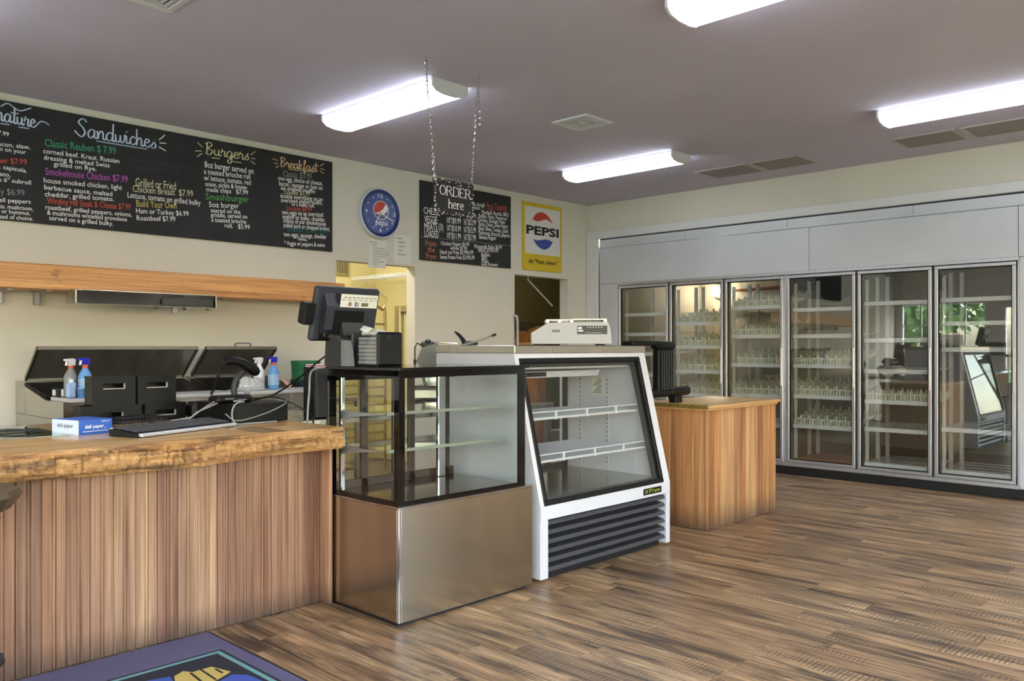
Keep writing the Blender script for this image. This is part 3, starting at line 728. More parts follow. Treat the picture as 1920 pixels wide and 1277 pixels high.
MENU_PIZZA = [
 ('CHEESE', 5.494, 2.655, 5.708, 2.657, 0.058, 'white'),
 ('VEGGIE', 5.506, 2.564, 5.678, 2.574, 0.061, 'white'),
 ('MEATS (3)', 5.506, 2.494, 5.757, 2.511, 0.058, 'white'),
 ('LOADED', 5.506, 2.42, 5.696, 2.43, 0.059, 'white'),
 ('.99', 6.165, 2.686, 6.225, 2.689, 0.037, 'white'),
 ('10"/$9.99', 5.812, 2.593, 6.006, 2.603, 0.052, 'white'),
 ('16"/$12.99', 6.05, 2.6, 6.225, 2.607, 0.055, 'white'),
 ('10"/$10.99', 5.812, 2.514, 6.006, 2.522, 0.052, 'white'),
 ('16"/$15.99', 6.05, 2.519, 6.225, 2.526, 0.055, 'white'),
 ('10"/$11.99', 5.812, 2.435, 6.006, 2.442, 0.052, 'white'),
 ('16"/$17.99', 6.05, 2.439, 6.225, 2.444, 0.055, 'white'),
 ('side dough', 6.146, 2.813, 6.358, 2.824, 0.04, 'white'),
 ('cheese.', 6.146, 2.78, 6.293, 2.788, 0.033, 'white'),
 ('Pizza Toppings', 6.391, 2.8, 6.707, 2.823, 0.066, 'red'),
 ('Meatball, Ricotta, BBQ', 6.312, 2.746, 6.728, 2.763, 0.037, 'white'),
 ('Buffalo, Pesto, Pepperoni', 6.267, 2.702, 6.7, 2.715, 0.037, 'white'),
 ('Chicken, Sausage, Ham', 6.242, 2.657, 6.673, 2.673, 0.037, 'white'),
 ('Bacon, Onion, Green Pepper', 6.267, 2.614, 6.721, 2.63, 0.039, 'white'),
 ('Black Olives, Tomato, Garlic', 6.261, 2.568, 6.728, 2.577, 0.039, 'white'),
 ('Mushroom, Broccoli, Jalapeno', 6.261, 2.52, 6.744, 2.53, 0.039, 'white'),
 ('Banana Pepper', 6.274, 2.473, 6.534, 2.482, 0.039, 'white'),
 ('From', 5.517, 2.334, 5.661, 2.333, 0.049, 'orange'),
 ('the', 5.546, 2.273, 5.643, 2.273, 0.049, 'orange'),
 ('Fryer', 5.528, 2.204, 5.67, 2.204, 0.049, 'orange'),
 ('Chicken Fingers $6.99', 5.725, 2.356, 6.124, 2.378, 0.034, 'white'),
 ('w/fries $7.99', 5.856, 2.321, 6.093, 2.334, 0.031, 'white'),
 ('Hand cut Fries $3.99/6.99', 5.714, 2.264, 6.187, 2.296, 0.037, 'white'),
 ('Sweet Potato Fries $3.99/6.99', 5.714, 2.214, 6.203, 2.242, 0.037, 'white'),
 ('Mozzarella Sticks $6.99', 6.203, 2.366, 6.621, 2.391, 0.035, 'white'),
 ('WINGS $7.99/14.99', 6.254, 2.326, 6.566, 2.348, 0.035, 'white'),
 ('Buffalo', 6.306, 2.289, 6.437, 2.294, 0.032, 'white'),
 ('BBQ', 6.312, 2.253, 6.391, 2.255, 0.03, 'white'),
 ('Plain', 6.312, 2.217, 6.41, 2.221, 0.03, 'white'),
 ('Garlic Parmesan', 6.306, 2.184, 6.557, 2.197, 0.03, 'white'),
]
for rows, o in ((MENU_MAIN, mb1), (MENU_PIZZA, mb2)):
    for s, x0, z0, x1, z1, cap, col in rows: text(o, s, x0, z0, x1, z1, cap*1.2, INK[col], TY, bold=.0 if cap > .03 else .003)
cursive(mb1, 'nature', 1.69, 2.86, 1.935, 2.85, .056, .011, INK['blue'], TY)
strokes(mb1, [(1.713,2.839),(1.77,2.839),(1.824,2.835),(1.89,2.837)], .006, INK['blue'], TY)
m = MB(); ribbon(m, smoothpath([(1.935,2.865,0),(1.965,2.90,0),(1.995,2.90,0),(2.02,2.885,0)], 5), .007, TY); part('flourish', m, INK['blue'], mb1)
m = MB(); ribbon(m, smoothpath([(1.715,2.955,0),(1.76,2.985,0),(1.83,2.95,0),(1.905,2.985,0)], 5), .007, TY); part('flourish', m, INK['blue'], mb1)
cursive(mb1, 'Sandwiches', 2.20, 2.846, 2.79, 2.850, .062, .011, INK['blue'], TY)
strokes(mb1, [(2.342,2.829),(2.71,2.832)], .006, INK['blue'], TY)
strokes(mb1, [(2.806,2.92),(2.853,2.968),(2.811,2.898),(2.862,2.903),(2.806,2.866),(2.862,2.843)], .007, INK['white'], TY)
cursive(mb1, 'Burgers', 3.19, 2.875, 3.575, 2.885, .050, .010, INK['lemon'], TY)
strokes(mb1, [(3.118,2.956),(3.159,2.926),(3.099,2.885),(3.154,2.892),(3.114,2.839),(3.157,2.874),(3.585,2.932),(3.627,2.97),(3.589,2.906),(3.631,2.905),(3.585,2.881),(3.629,2.859),
               (3.237,2.853),(3.311,2.855),(3.421,2.852),(3.503,2.851)], .006, INK['lemon'], TY)
cursive(mb1, 'Breakfast', 3.87, 2.880, 4.245, 2.890, .042, .010, INK['tan'], TY)
strokes(mb1, [(3.789,2.933),(3.844,2.927),(3.807,2.897),(3.844,2.902),(3.824,2.857),(3.852,2.884),(4.268,2.944),(4.312,2.973),(4.271,2.922),(4.32,2.919),(4.271,2.901),(4.312,2.88),
               (3.947,2.868),(4.214,2.880)], .006, INK['tan'], TY)
strokes(mb2, [(5.455,2.418),(6.765,2.440)], .004, INK['grey'], TY)

# hanging sign
OY = 3.867
os_ = thing('order_sign', 'small black hanging sign reading ORDER here on two chains', 'sign', (3.5, OY, 2.115))
part('sign_board', MB().box(3.332, 3.666, OY-.008, OY+.008, 2.115, 2.335, .003), M_chalk2, os_)
rr = random.Random(3); m = MB()
for k in range(95):                                         # distressed white specks round the border
    e = rr.random(); s_ = rr.choice('LRTB'); d = abs(rr.gauss(0, .012)); sz = .002+rr.random()*.0045
    u, v = {'L': (3.334+d, 2.117+e*.216), 'R': (3.664-d, 2.117+e*.216), 'T': (3.334+e*.33, 2.333-d), 'B': (3.334+e*.33, 2.117+d)}[s_]
    m.poly([(u-sz*1.4, OY-.0092, v), (u, OY-.0092, v-sz*.7), (u+sz, OY-.0092, v+.002), (u+sz*.2, OY-.0092, v+sz*.8)])
part('worn_edge', m, INK['white'], os_)
def serif(parent, s, x0, z0, x1, cap, mat, y):
    G = {'O': ([('arc', .5, .5, .42, .5, 0, 360)], 1.0), 'R': ([('v', .14, 0, 1), ('curve', [(.14,1),(.55,1),(.78,.76),(.55,.52),(.14,.52)]), ('l', .45, .52, .92, 0), ('s', .14, 0), ('s', .14, 1), ('s', .90, 0)], 1.0),
         'D': ([('v', .14, 0, 1), ('curve', [(.14,1),(.5,1),(.88,.78),(.88,.22),(.5,0),(.14,0)]), ('s', .14, 0), ('s', .14, 1)], 1.0),
         'E': ([('v', .14, 0, 1), ('h', 1, .02, .76), ('h', .52, .14, .6), ('h', 0, .02, .8), ('t', .76, 1, -1), ('t', .8, 0, 1)], .9),
         'h': ([('v', .14, 0, 1), ('curve', [(.14,.45),(.4,.64),(.6,.5),(.62,0)]), ('s', .14, 0), ('s', .62, 0), ('t2', .04, .98)], .78),
         'e': ([('h', .36, .1, .6), ('curve', [(.6,.36),(.52,.6),(.34,.66),(.14,.52),(.08,.3),(.2,.06),(.4,0),(.6,.12)])], .7),
         'r': ([('v', .14, 0, .64), ('curve', [(.14,.42),(.3,.62),(.5,.62)]), ('s', .14, 0), ('t2', .04, .62)], .55)}
    tot = sum(G[c][1] for c in s); u_ = (x1-x0)/tot; cx = x0; m = MB(); t = cap*.10; th = cap*.055
    for c in s:
        X = lambda q: cx+q*u_
        Z = lambda q: z0+q*cap
        for g in G[c][0]:
            if g[0] == 'v': ribbon(m, [(X(g[1]), Z(g[2])), (X(g[1]), Z(g[3]))], t*1.1, y)
            elif g[0] == 'h': ribbon(m, [(X(g[2]), Z(g[1])), (X(g[3]), Z(g[1]))], th, y-.0001)
            elif g[0] == 'l': ribbon(m, [(X(g[1]), Z(g[2])), (X(g[3]), Z(g[4]))], t, y-.0002)
            elif g[0] == 's': ribbon(m, [(X(g[1])-t*1.3, Z(g[2])), (X(g[1])+t*1.3, Z(g[2]))], th, y-.0003)
            elif g[0] == 't': ribbon(m, [(X(g[1]), Z(g[2])), (X(g[1]), Z(g[2])+g[3]*cap*.18)], th, y-.0004)
            elif g[0] == 't2': ribbon(m, [(X(g[1]), Z(g[2])), (X(.14), Z(g[2]))], th, y-.0004)
            elif g[0] == 'arc':
                P = [(X(g[1]+g[3]*math.cos(a*PI/18)), Z(g[2]+g[4]*math.sin(a*PI/18))) for a in range(37)]
                ribbon(m, P, t*1.15, y, taper=True)
            elif g[0] == 'curve': ribbon(m, [(X(p.x), Z(p.y)) for p in smoothpath([(p[0], p[1], 0) for p in g[1]], 5)], t, y-.0005, taper=True)
        cx += G[c][1]*u_
    part('lettering', m, mat, parent)
serif(os_, 'ORDER', 3.375, 2.236, 3.640, .056, INK['white'], OY-.0098)
serif(os_, 'here', 3.445, 2.160, 3.578, .055, INK['white'], OY-.0098)
def chain(P, parent, name='chain'):
    m = MB(); P = [Vector(p) for p in P]; k = 0; st = .020
    for a, b_ in zip(P[:-1], P[1:]):
        n = max(1, int((b_-a).length/st)); d = (b_-a).normalized(); s1 = d.orthogonal().normalized(); s2 = d.cross(s1)
        for i in range(n):
            c_ = a+(b_-a)*((i+.5)/n); sd = s1 if k % 2 else s2; k += 1
            m.tube([c_+d*(.0125*math.cos(t*PI/4))+sd*(.006*math.sin(t*PI/4)) for t in range(8)], .0022, 4, closed=True)
    part(name, m, M_chrome, parent)
chain([(3.274, OY, ZC-.03), (3.345, OY, 2.33)], os_); chain([(3.711, OY, ZC-.03), (3.655, OY, 2.33)], os_)
chain([(3.28, OY, ZC-.03), (3.288, OY, 2.80)], os_); chain([(3.715, OY, ZC-.03), (3.722, OY, 2.70)], os_)
for x in (3.274, 3.711): part('ceiling_hook', MB().tube([(x, OY, ZC-.001), (x, OY, ZC-.02), (x+.008, OY, ZC-.032), (x, OY, ZC-.038)], .003, 6), M_chrome, os_)

# clock
cx, cz, R = 4.94, 2.592, .243
ck2 = thing('wall_clock', 'round blue wall clock with pepsi globe on the cream wall', 'clock', (cx, Y1-.04, cz-R))
M_blue = plain('clock_blue', rgb(28,62,140), .35); M_blue2 = plain('clock_blue_dark', rgb(20,40,104), .3); M_red = plain('logo_red', rgb(188,58,48), .5); M_lw = plain('logo_white', rgb(232,232,236), .5)
part('rim', MB().lathe([(R, Y1-.002), (R, Y1-.035), (R-.006, Y1-.045), (R-.014, Y1-.045), (R-.016, Y1-.03)], (cx, 0, cz), 48, 'y'), plain('clock_rim', rgb(206,210,222), .3), ck2, smooth=35)
part('bezel', MB().lathe([(R-.016, Y1-.028), (R-.016, Y1-.040), (R*.80, Y1-.032), (R*.80, Y1-.028)], (cx, 0, cz), 48, 'y'), M_blue2, ck2, smooth=35)
part('dial', MB().lathe([(R*.81, Y1-.028), (R*.81, Y1-.031)], (cx, 0, cz), 48, 'y'), M_blue, ck2)
fy = Y1-.0325
for s, u, v, c_ in (('12', -.12, .62, .15), ('3', .64, -.06, .15), ('6', -.05, -.74, .15), ('9', -.74, -.06, .15)):
    text(ck2, s, cx+u*R, cz+v*R, cx+(u+(.24 if s == '12' else .12))*R, cz+v*R, c_*R, M_lw, fy, 'numeral', .01)
for h in range(12):
    if h % 3: a = PI/2-h*PI/6; part('hour_dot', MB().lathe([(.007, fy), (.007, fy-.001)], (cx+.68*R*math.cos(a), 0, cz+.68*R*math.sin(a)), 10, 'y'), M_lw, ck2)
gx, gz, gr = cx+.03*R, cz+.12*R, .38*R
def arcpts(a0, a1, r, n=14): return [(gx+r*math.cos(math.radians(a0+(a1-a0)*i/n)), gz+r*math.sin(math.radians(a0+(a1-a0)*i/n))) for i in range(n+1)]
P = [(p[0], fy-.0002, p[1]) for p in arcpts(0, 360, gr, 40)[:-1]]; part('globe', MB().poly(P), M_lw, ck2)
red = arcpts(48, 205, gr*.93)+[(gx-gr*.2, gz-gr*.18), (gx+gr*.25, gz+gr*.15)]
part('globe_red', MB().poly([(p[0], fy-.0006, p[1]) for p in red]), M_red, ck2)
blu = arcpts(205, 370, gr*.93)+[(gx+gr*.7, gz-gr*.15), (gx+gr*.25, gz-gr*.45), (gx-gr*.35, gz-gr*.42)]
part('globe_blue', MB().poly([(p[0], fy-.0006, p[1]) for p in blu]), M_blue2, ck2)
text(ck2, 'pepsi', cx-.24*R, cz-.47*R, cx+.36*R, cz-.47*R, .24*R, M_lw, fy-.0004, 'logo_word', .006)
for (u, v), nm in (((-.22, -.40), 'hour_hand'), ((.66, -.26), 'minute_hand')):
    m = MB(); ribbon(m, [(cx, cz), (cx+u*R, cz+v*R)], .008, fy-.003); part(nm, m, M_lw, ck2)
part('hand_hub', MB().lathe([(.009, fy-.002), (.009, fy-.005)], (cx, 0, cz), 12, 'y'), M_red, ck2)

# enamel sign
px0, px1, pz0, pz1 = 6.962, 7.652, 2.190, 2.972; py = Y1-.015; W_, H_ = px1-px0, pz1-pz0
ps = thing('enamel_sign', 'yellow and white PEPSI sign with red and blue caps', 'sign', ((px0+px1)/2, py, pz0))
M_yel = plain('sign_yellow', rgb(206,178,28), .4, var=.05, vscale=5)
part('sign_plate', MB().box(px0, px1, py, Y1-.001, pz0, pz1, .003), M_yel, ps)
part('white_field', MB().box(px0+.055*W_, px1-.055*W_, py-.0012, py, pz1-.755*H_, pz1-.06*H_), plain('sign_white', rgb(214,212,208), .4), ps)
S = lambda u, v, k=.0022: (px0+u*W_, py-k, pz1-v*H_)
part('red_cap', MB().poly([S(p.x, p.y) for p in smoothpath([(.24,.25,0),(.32,.165,0),(.47,.122,0),(.63,.165,0),(.75,.262,0)], 6)]+[S(p.x, p.y) for p in smoothpath([(.75,.268,0),(.60,.222,0),(.47,.245,0),(.36,.268,0),(.24,.252,0)], 5)]), M_red, ps)
part('blue_cap', MB().poly([S(p.x, p.y) for p in smoothpath([(.24,.53,0),(.34,.55,0),(.46,.535,0),(.60,.518,0),(.755,.545,0)], 5)]+[S(p.x, p.y) for p in smoothpath([(.75,.55,0),(.66,.635,0),(.52,.675,0),(.36,.63,0),(.245,.532,0)], 6)]), plain('logo_blue', rgb(42,70,150), .5), ps)
text(ps, 'PEPSI', px0+.085*W_, pz1-.465*H_, px0+.91*W_, pz1-.465*H_, .122*H_, M_ink, py-.0026, 'logo_word', .035)
text(ps, 'say "Pepsi, please"', px0+.14*W_, pz1-.89*H_, px0+.87*W_, pz1-.89*H_, .062*H_, M_ink, py-.0026, 'slogan', .012, shear=.15)

# two paper notices by the clock
for x0, x1, z0, z1, lb, lines, hd in ((4.817, 5.026, 2.066, 2.338, 'white paper list taped below the clock, overlapping the doorway', 8, 'DRESSINGS'), (5.124, 5.339, 2.129, 2.407, 'white paper list taped right of the clock', 4, 'CHEESE')):
    n_ = thing('paper_notice', lb, 'notice', ((x0+x1)/2, Y1-.003, z0), group='paper notices by the clock')
    part('sheet', MB().box(x0, x1, Y1-.004, Y1-.001, z0, z1), M_paper, n_)
    words = ['MAYO', 'CHIPOTLE MAYO', 'HONEY MUSTARD', 'RUSSIAN DRESSING', 'OIL & VINEGAR', 'ITALIAN', 'BLUE CHEESE', 'RANCH'] if lines == 8 else ['AMERICAN', 'CHEDDAR', 'SWISS', 'PROVOLONE']
    text(n_, hd, x0+.012, z1-.035, x0+.11, z1-.035, .014, M_ink, Y1-.0048, bold=.004)
    st_ = .026 if lines == 8 else .040
    for k, w_ in enumerate(words): text(n_, w_, x0+.055, z1-.035-st_*(k+1), x0+.055+.0115*len(w_), z1-.035-st_*(k+1), .011 if lines == 8 else .015, M_ink, Y1-.0048, bold=.006)

# kitchen and pantry contents
kv = thing('wall_grille', 'brown wall grille high on the kitchen back wall', 'vent', (5.2, KY-.02, 2.12))
part('grille_frame', rect_frame(MB(), 'y', KY-.02, KY-.001, 4.95, 5.62, 2.12, 2.42, .02), plain('tan_metal', rgb(150,138,88), .5), kv)
m = MB()
for k in range(26): m.box(4.98+.024*k, 4.988+.024*k, KY-.014, KY-.004, 2.14, 2.40)
part('grille_bars', m, plain('brown_metal', rgb(96,86,58), .5), kv)
part('grille_rail', MB().box(4.97, 5.60, KY-.017, KY-.004, 2.33, 2.345), M_trim, kv)
wsf = thing('wire_wall_shelf', 'white wire shelf on brackets in the kitchen doorway', 'shelf', (5.8, 7.4, 1.98))
m = MB()
for x in (5.62, 5.72, 5.82, 5.92): m.tube([(x, 6.75, 2.09), (x, 7.95, 2.09)], .006, 6)
for k in range(22): m.tube([(5.60, 6.76+.055*k, 2.097), (5.98, 6.76+.055*k, 2.097)], .003, 5)
part('shelf_wires', m, M_shelfw, wsf); part('lip', MB().tube([(5.615, 6.75, 2.070), (5.615, 7.95, 2.070)], .006, 6), M_shelfw, wsf)
for y in (6.95, 7.75): part('bracket', MB().tube([(5.64, y, 2.07), (5.98, y, 1.86)], .008, 6), M_shelfw, wsf)
tr = thing('bun_pan_rack', 'bent tube sheet pan rack in the kitchen doorway', 'rack', (5.3, 7.35, 0))
M_rack = plain('rack_metal', rgb(172,160,116), .35, .7)
for y in (7.15, 7.62):
    part('upright', MB().tube(smoothpath([(5.17, y, 0), (5.17, y, 1.58), (5.21, y, 1.70), (5.33, y, 1.74), (5.45, y, 1.70), (5.49, y, 1.58), (5.49, y, 0)], 4), .016, 8), M_rack, tr, smooth=50)
for k in range(14):
    z = .3+k*.095
    for y in (7.15, 7.62): part('runner', MB().box(5.17, 5.49, y-.012, y+.012, z, z+.024), M_rack, tr)
mf = thing('metal_door_frame', 'pale steel frame upright on the kitchen side wall', 'frame', (5.98, 7.3, 0))
part('jamb', MB().box(5.945, 5.999, 7.47, 7.57, 0, 1.77, .004), M_steel, mf); part('head', MB().box(5.955, 5.999, 6.80, 7.47, 1.70, 1.77, .004), M_steel, mf)
cbn = thing('wooden_cabinet', 'orange wooden cabinet with sloping side beyond the second doorway', 'cabinet', (7.74, 7.2, 0))
part('carcass', MB().box(7.48, 8.0, 7.15, 7.6, 0, 1.50, .004), W_cab, cbn)
part('side_fin', MB().prism([(7.46, 0), (7.46, 1.40), (7.63, 1.44), (7.76, 1.53), (7.88, 1.56), (7.88, 0)], 'y', 7.12, 7.15), W_cab, cbn)
part('stile', MB().box(7.88, 8.02, 7.11, 7.15, 0, 1.57, .003), W_cab, cbn); part('door_rail', MB().box(7.48, 7.88, 7.105, 7.12, 1.33, 1.36, .002), plain('pale_wood', rgb(206,160,96), .5), cbn)
dr = thing('wire_rack', 'dark wire rack against the pantry back wall', 'rack', (9.1, 8.2, 0))
m = MB()
for k in range(34): m.box(8.55+.035*k, 8.558+.035*k, 8.18, 8.186, 0.9, 1.66)
for k in range(9): m.box(8.54, 9.75, 8.186, 8.192, .92+.09*k, .928+.09*k)
part('mesh_panel', m, plain('dark_wire', rgb(66,62,52), .5), dr)
for x in (8.55, 9.74): part('post', MB().box(x-.012, x+.012, 8.17, 8.2, 0, 1.68), M_dkgrey, dr)
top('hanging_rod', MB().tube([(7.14, 6.60, 2.1245), (7.16, 6.63, 2.09), (7.62, 6.65, 1.80)], .008, 6), M_shelfw, 'thin pale rod slanting across the second doorway', 'rod')
top('grab_rail', MB().tube(smoothpath([(6.83, Y1-.005, 1.0), (6.84, Y1-.05, 1.0), (6.84, Y1-.05, 1.58), (6.835, Y1-.03, 1.65), (6.82, Y1-.005, 1.66)], 4), .014, 8), M_offwhite, 'white bent rail beside the second doorway', 'rail', smooth=50)

# ------------------------------------------------------------------ wooden wall shelf and strip warmer
ws = thing('wall_shelf', 'long knotty pine shelf mounted on the wall under the menu', 'shelf', (2.5, 6.35, 1.69))
part('fascia', MB().box(.6, 4.14, 6.15, 6.175, 1.692, 1.858, .004), W_shelf, ws)
part('shelf_top', MB().box(.6, 4.30, 6.17, Y1-.001, 1.835, 1.862, .003), W_shelf, ws)
part('shelf_bottom', MB().box(.6, 4.14, 6.175, Y1-.001, 1.692, 1.715, .003), W_shelf, ws)
M_galv = plain('galvanised_bracket', rgb(170,172,178), .45, .7)
for x in (1.70, 1.935, 2.80, 3.02, 3.21): part('bracket', MB().box(x-.016, x+.016, Y1-.06, Y1-.001, 1.60, 1.692, .003).box(x-.016, x+.016, 6.25, Y1-.06, 1.684, 1.692), M_galv, ws)
part('bracket', MB().box(2.765, 2.80, 6.18, 6.215, 1.555, 1.69, .003), M_galv, ws)
hl = thing('strip_food_warmer', 'long stainless strip warmer hung under the pine shelf', 'food warmer', (2.52, 6.05, 1.605))
part('housing', MB().prism([(5.98, 1.685), (6.14, 1.69), (6.14, 1.60), (6.02, 1.60)], 'x', 2.02, 3.00), M_steel, hl)
part('end_plate', MB().box(2.012, 2.02, 5.975, 6.145, 1.597, 1.693, .002), M_steel, hl); part('end_plate', MB().box(3.00, 3.008, 5.975, 6.145, 1.597, 1.693, .002), M_steel, hl)
part('control_box', MB().box(2.60, 2.985, 5.985, 6.01, 1.602, 1.655, .003), plain('dark_green_enamel', rgb(34,40,34), .35), hl)
part('top_rail', MB().box(2.01, 3.01, 5.972, 5.985, 1.684, 1.693, .003), M_steel, hl)
for x in (2.06, 2.97): part('hanger', MB().box(x-.008, x+.008, 6.08, 6.10, 1.688, 1.694), M_galv, hl)

# ------------------------------------------------------------------ refrigerated prep tables against the menu wall
def prep(name, label, x0, x1, y0, y1, zt, lids):
    o = thing(name, label, 'prep table', ((x0+x1)/2, (y0+y1)/2, 0), group='stainless prep tables')
    b = MB(); b.box(x0, x1, y0+.04, y1, .08, zt-.16, .006); part('cabinet', b, M_steel, o)
    part('upper_body', MB().prism([(y0+.0, zt-.16), (y0, zt-.05), (y0+.32, zt-.05), (y1-.02, zt+.06), (y1, zt+.06), (y1, zt-.16)], 'x', x0, x1), M_steel, o)
    part('pan_opening', MB().prism([(y0+.36, zt-.034), (y1-.06, zt+.046), (y1-.06, zt+.052), (y0+.36, zt-.028)], 'x', x0+.03, x1-.03), M_black, o)
    part('cutting_board', MB().box(x0+.02, x1-.01, y0-.06, y0+.30, zt-.05, zt-.026, .004), M_offwhite, o)
    for x in (x0+.06, x1-.06):
        for y in (y0+.1, y1-.06): part('caster', MB().lathe([(.02,0),(.03,.01),(.03,.07),(.02,.08)], (x, y, 0), 10), M_black, o)
    for lx0, lx1, hz in lids:
        l = MB(); ty0, tz0, ty1, tz1 = y1-.08, zt+.07, y1-.335, zt+.285
        l.prism([(ty0, tz0), (ty1, tz1), (ty1+.006, tz1+.012), (ty0+.006, tz0+.012)], 'x', lx0, lx1)
        lo = part('lid', l, plain('dull_steel_lid', rgb(176,172,162), .42, .9, var=.2, vscale=3, stretch=(3,1,.3)), o)
        rim = [(ty0-.003, tz0-.012), (ty1-.003, tz1-.012), (ty1+.006, tz1+.014), (ty0+.006, tz0+.014)]
        part('lid_rim', MB().prism(rim, 'x', lx0-.006, lx0+.008).prism(rim, 'x', lx1-.008, lx1+.006).box(lx0, lx1, ty1-.006, ty1+.004, tz1-.010, tz1+.014).box(lx0, lx1, ty0-.004, ty0+.006, tz0-.010, tz0+.012), plain('dull_rim', rgb(120,116,110), .4, 1.0), lo)
        if hz: part('lid_handle', MB().tube(smoothpath([((lx0+lx1)/2-.06, ty1, tz1+.008), ((lx0+lx1)/2-.06, ty1-.01, tz1+.035), ((lx0+lx1)/2+.06, ty1-.01, tz1+.035), ((lx0+lx1)/2+.06, ty1, tz1+.008)], 4), .006, 6), M_chrome, lo)
    return o
prep('prep_table', 'stainless prep table with long lid open behind the black bins', 1.80, 2.98, 5.55, 6.50, 1.01, [(1.84, 2.95, False)])
prep('prep_table', 'stainless prep table with short handled lid open behind the scanner', 3.0, 3.70, 5.55, 6.50, 1.01, [(3.02, 3.62, True)])
M_gtub = plain('green_tub_plastic', rgb(40,112,72), .45); M_gtub2 = plain('dark_green_tub_plastic', rgb(36,62,58), .4)
std = thing('steel_stand', 'low stainless stand against the wall under the green tubs', 'stand', (4.0, 6.2, 0))
part('stand_top', MB().box(3.72, 4.32, 5.95, 6.50, .84, .875, .004), M_steel, std); part('stand_shelf', MB().box(3.74, 4.30, 5.97, 6.48, .25, .27), M_steel, std)
for x in (3.75, 4.29):
    for y in (5.98, 6.47): part('leg', MB().box(x-.018, x+.018, y-.018, y+.018, 0, .84), M_steel, std)
def tub(z0, h, r, mat, lb):
    return top('round_tub', MB().lathe([(r*.94, z0), (r*.97, z0+h*.8), (r, z0+h*.84), (r, z0+h), (r-.008, z0+h), (r*.92, z0+h*.9)], (3.95, 6.25, 0), 28), mat, lb, 'tub', smooth=35)
tub(.876, .155, .128, M_gtub2, 'dark green round tub, lower of the stacked pair by the wall')
tub(1.032, .155, .125, M_gtub, 'bright green round tub, upper of the stacked pair by the wall')

# ------------------------------------------------------------------ service counter with live-edge slab
sct = thing('service_counter', 'beadboard service counter with thick live-edge wood top', 'counter', (.9, 4.1, 0))
MSC = MWD[sct.name]
part('carcass', MB().box(-1.2, 2.40, 3.682, 4.70, .0, .785), M_black, sct)
bw = .0925
def bead_profile(w):
    g = .004; P = [(-w/2+.0008, .018), (-w/2+.0008, .003), (-w/2+.004, 0), (-.009, 0), (-.007, .004), (-.005, 0), (-.0015, -.0012), (.0015, -.0012), (.005, 0), (.007, .004), (.009, 0), (w/2-.004, 0), (w/2-.0008, .003), (w/2-.0008, .018)]
    return P
me_b = mesh_of('board', MB().prism(bead_profile(bw), 'z', 0, .80), W_board)
x = 2.402-bw/2; k = 0
while x > -.6:
    inst('board', me_b, sct, MSC.inverted() @ Vector((x, 3.664-.0015*(k % 3), .004))); x -= bw; k += 1
part('corner_post', MB().box(2.403, 2.424, 3.588, 3.70, .002, .80, .002), W_board, sct)
part('base_strip', MB().box(-1.2, 2.402, 3.668, 3.684, 0, .03), M_kick, sct)
# slab: profile swept in x with a wavering live edge
rr = random.Random(11)
def wob(x, s, ph): return (math.sin(x*s+ph)+.6*math.sin(x*s*2.3+ph*1.7)+.4*math.sin(x*s*5.1+ph*.6))/2
N_ = 300; sl = MB(); rows = []
for i in range(N_+1):
    x = -1.3+(2.425+1.3)*i/N_; a = .014*wob(x, 3.1, .4); b_ = .012*wob(x, 4.3, 2.0); c_ = .009*wob(x, 6.0, 1.1); dz = .012*wob(x, 2.6, .9)
    j = lambda q: (rr.random()-.5)*q
    rows.append([(x, 4.75, .905), (x, 3.50+a*.8, .905), (x, 3.494+a, .903), (x, 3.490+a+j(.006), .888), (x, 3.488+b_+j(.014), .868+j(.006)), (x, 3.489+c_+j(.018), .848+j(.006)),
                 (x, 3.490+b_+j(.018), .828+j(.006)), (x, 3.495+c_+j(.014), .810+dz*.6), (x, 3.508+c_+j(.008), .792+dz), (x, 3.70, .80), (x, 4.75, .80)])
n_ = len(rows[0]); V = [p for r in rows for p in r]; F = []
for i in range(N_):
    for k in range(n_): F.append((i*n_+k, i*n_+(k+1) % n_, (i+1)*n_+(k+1) % n_, (i+1)*n_+k))
F += [list(range(n_)), list(range(N_*n_, N_*n_+n_))]
sl.add(V, F); sl.m = [0 if (q < N_*n_ and (q % n_) in (0, n_-1)) else 1 for q in range(len(F))]
slab = part('slab', sl, [W_slab, W_edge], sct, smooth=22)
top('glass_sheet', MB().box(-.6, 1.33, 4.02, 4.72, .906, .912, .001), glass('sheet_glass', (.72,.80,.72,1), .10), 'greenish glass sheet lying on the left of the slab counter', 'glass sheet')

# ------------------------------------------------------------------ things on the counter
ZS = .9055
db = thing('deli_paper_box', 'blue and white carton reading deli paper on the slab counter', 'box', (1.36, 4.0, ZS), math.radians(14))
M_dblue = plain('carton_blue', rgb(52,98,190), .5); M_dwhite = plain('carton_pale', rgb(202,212,230), .55)
bb = MB(); bb.box(0, .165, 0, .20, 0, .066)
bb.m = [0, 0, 0, 0, 1, 0]; part('carton', bb, [M_dblue, M_dwhite], db, local=True)
text(db, 'deli paper_', .03, .028, .135, .028, .016, M_lw, -.0006, bold=.02, plane='ly')
text(db, 'SW-12', .112, .052, .150, .052, .008, M_lw, -.0006, bold=.01, plane='ly')
text(db, 'deli paper', -.16, .032, -.04, .032, .018, M_ink, -.0006, bold=.004, plane='lx')
m = MB(); ribbon(m, [(.02, .014), (.145, .014)], .003, -.0006); part('rule', m, M_lw, db, local=True)
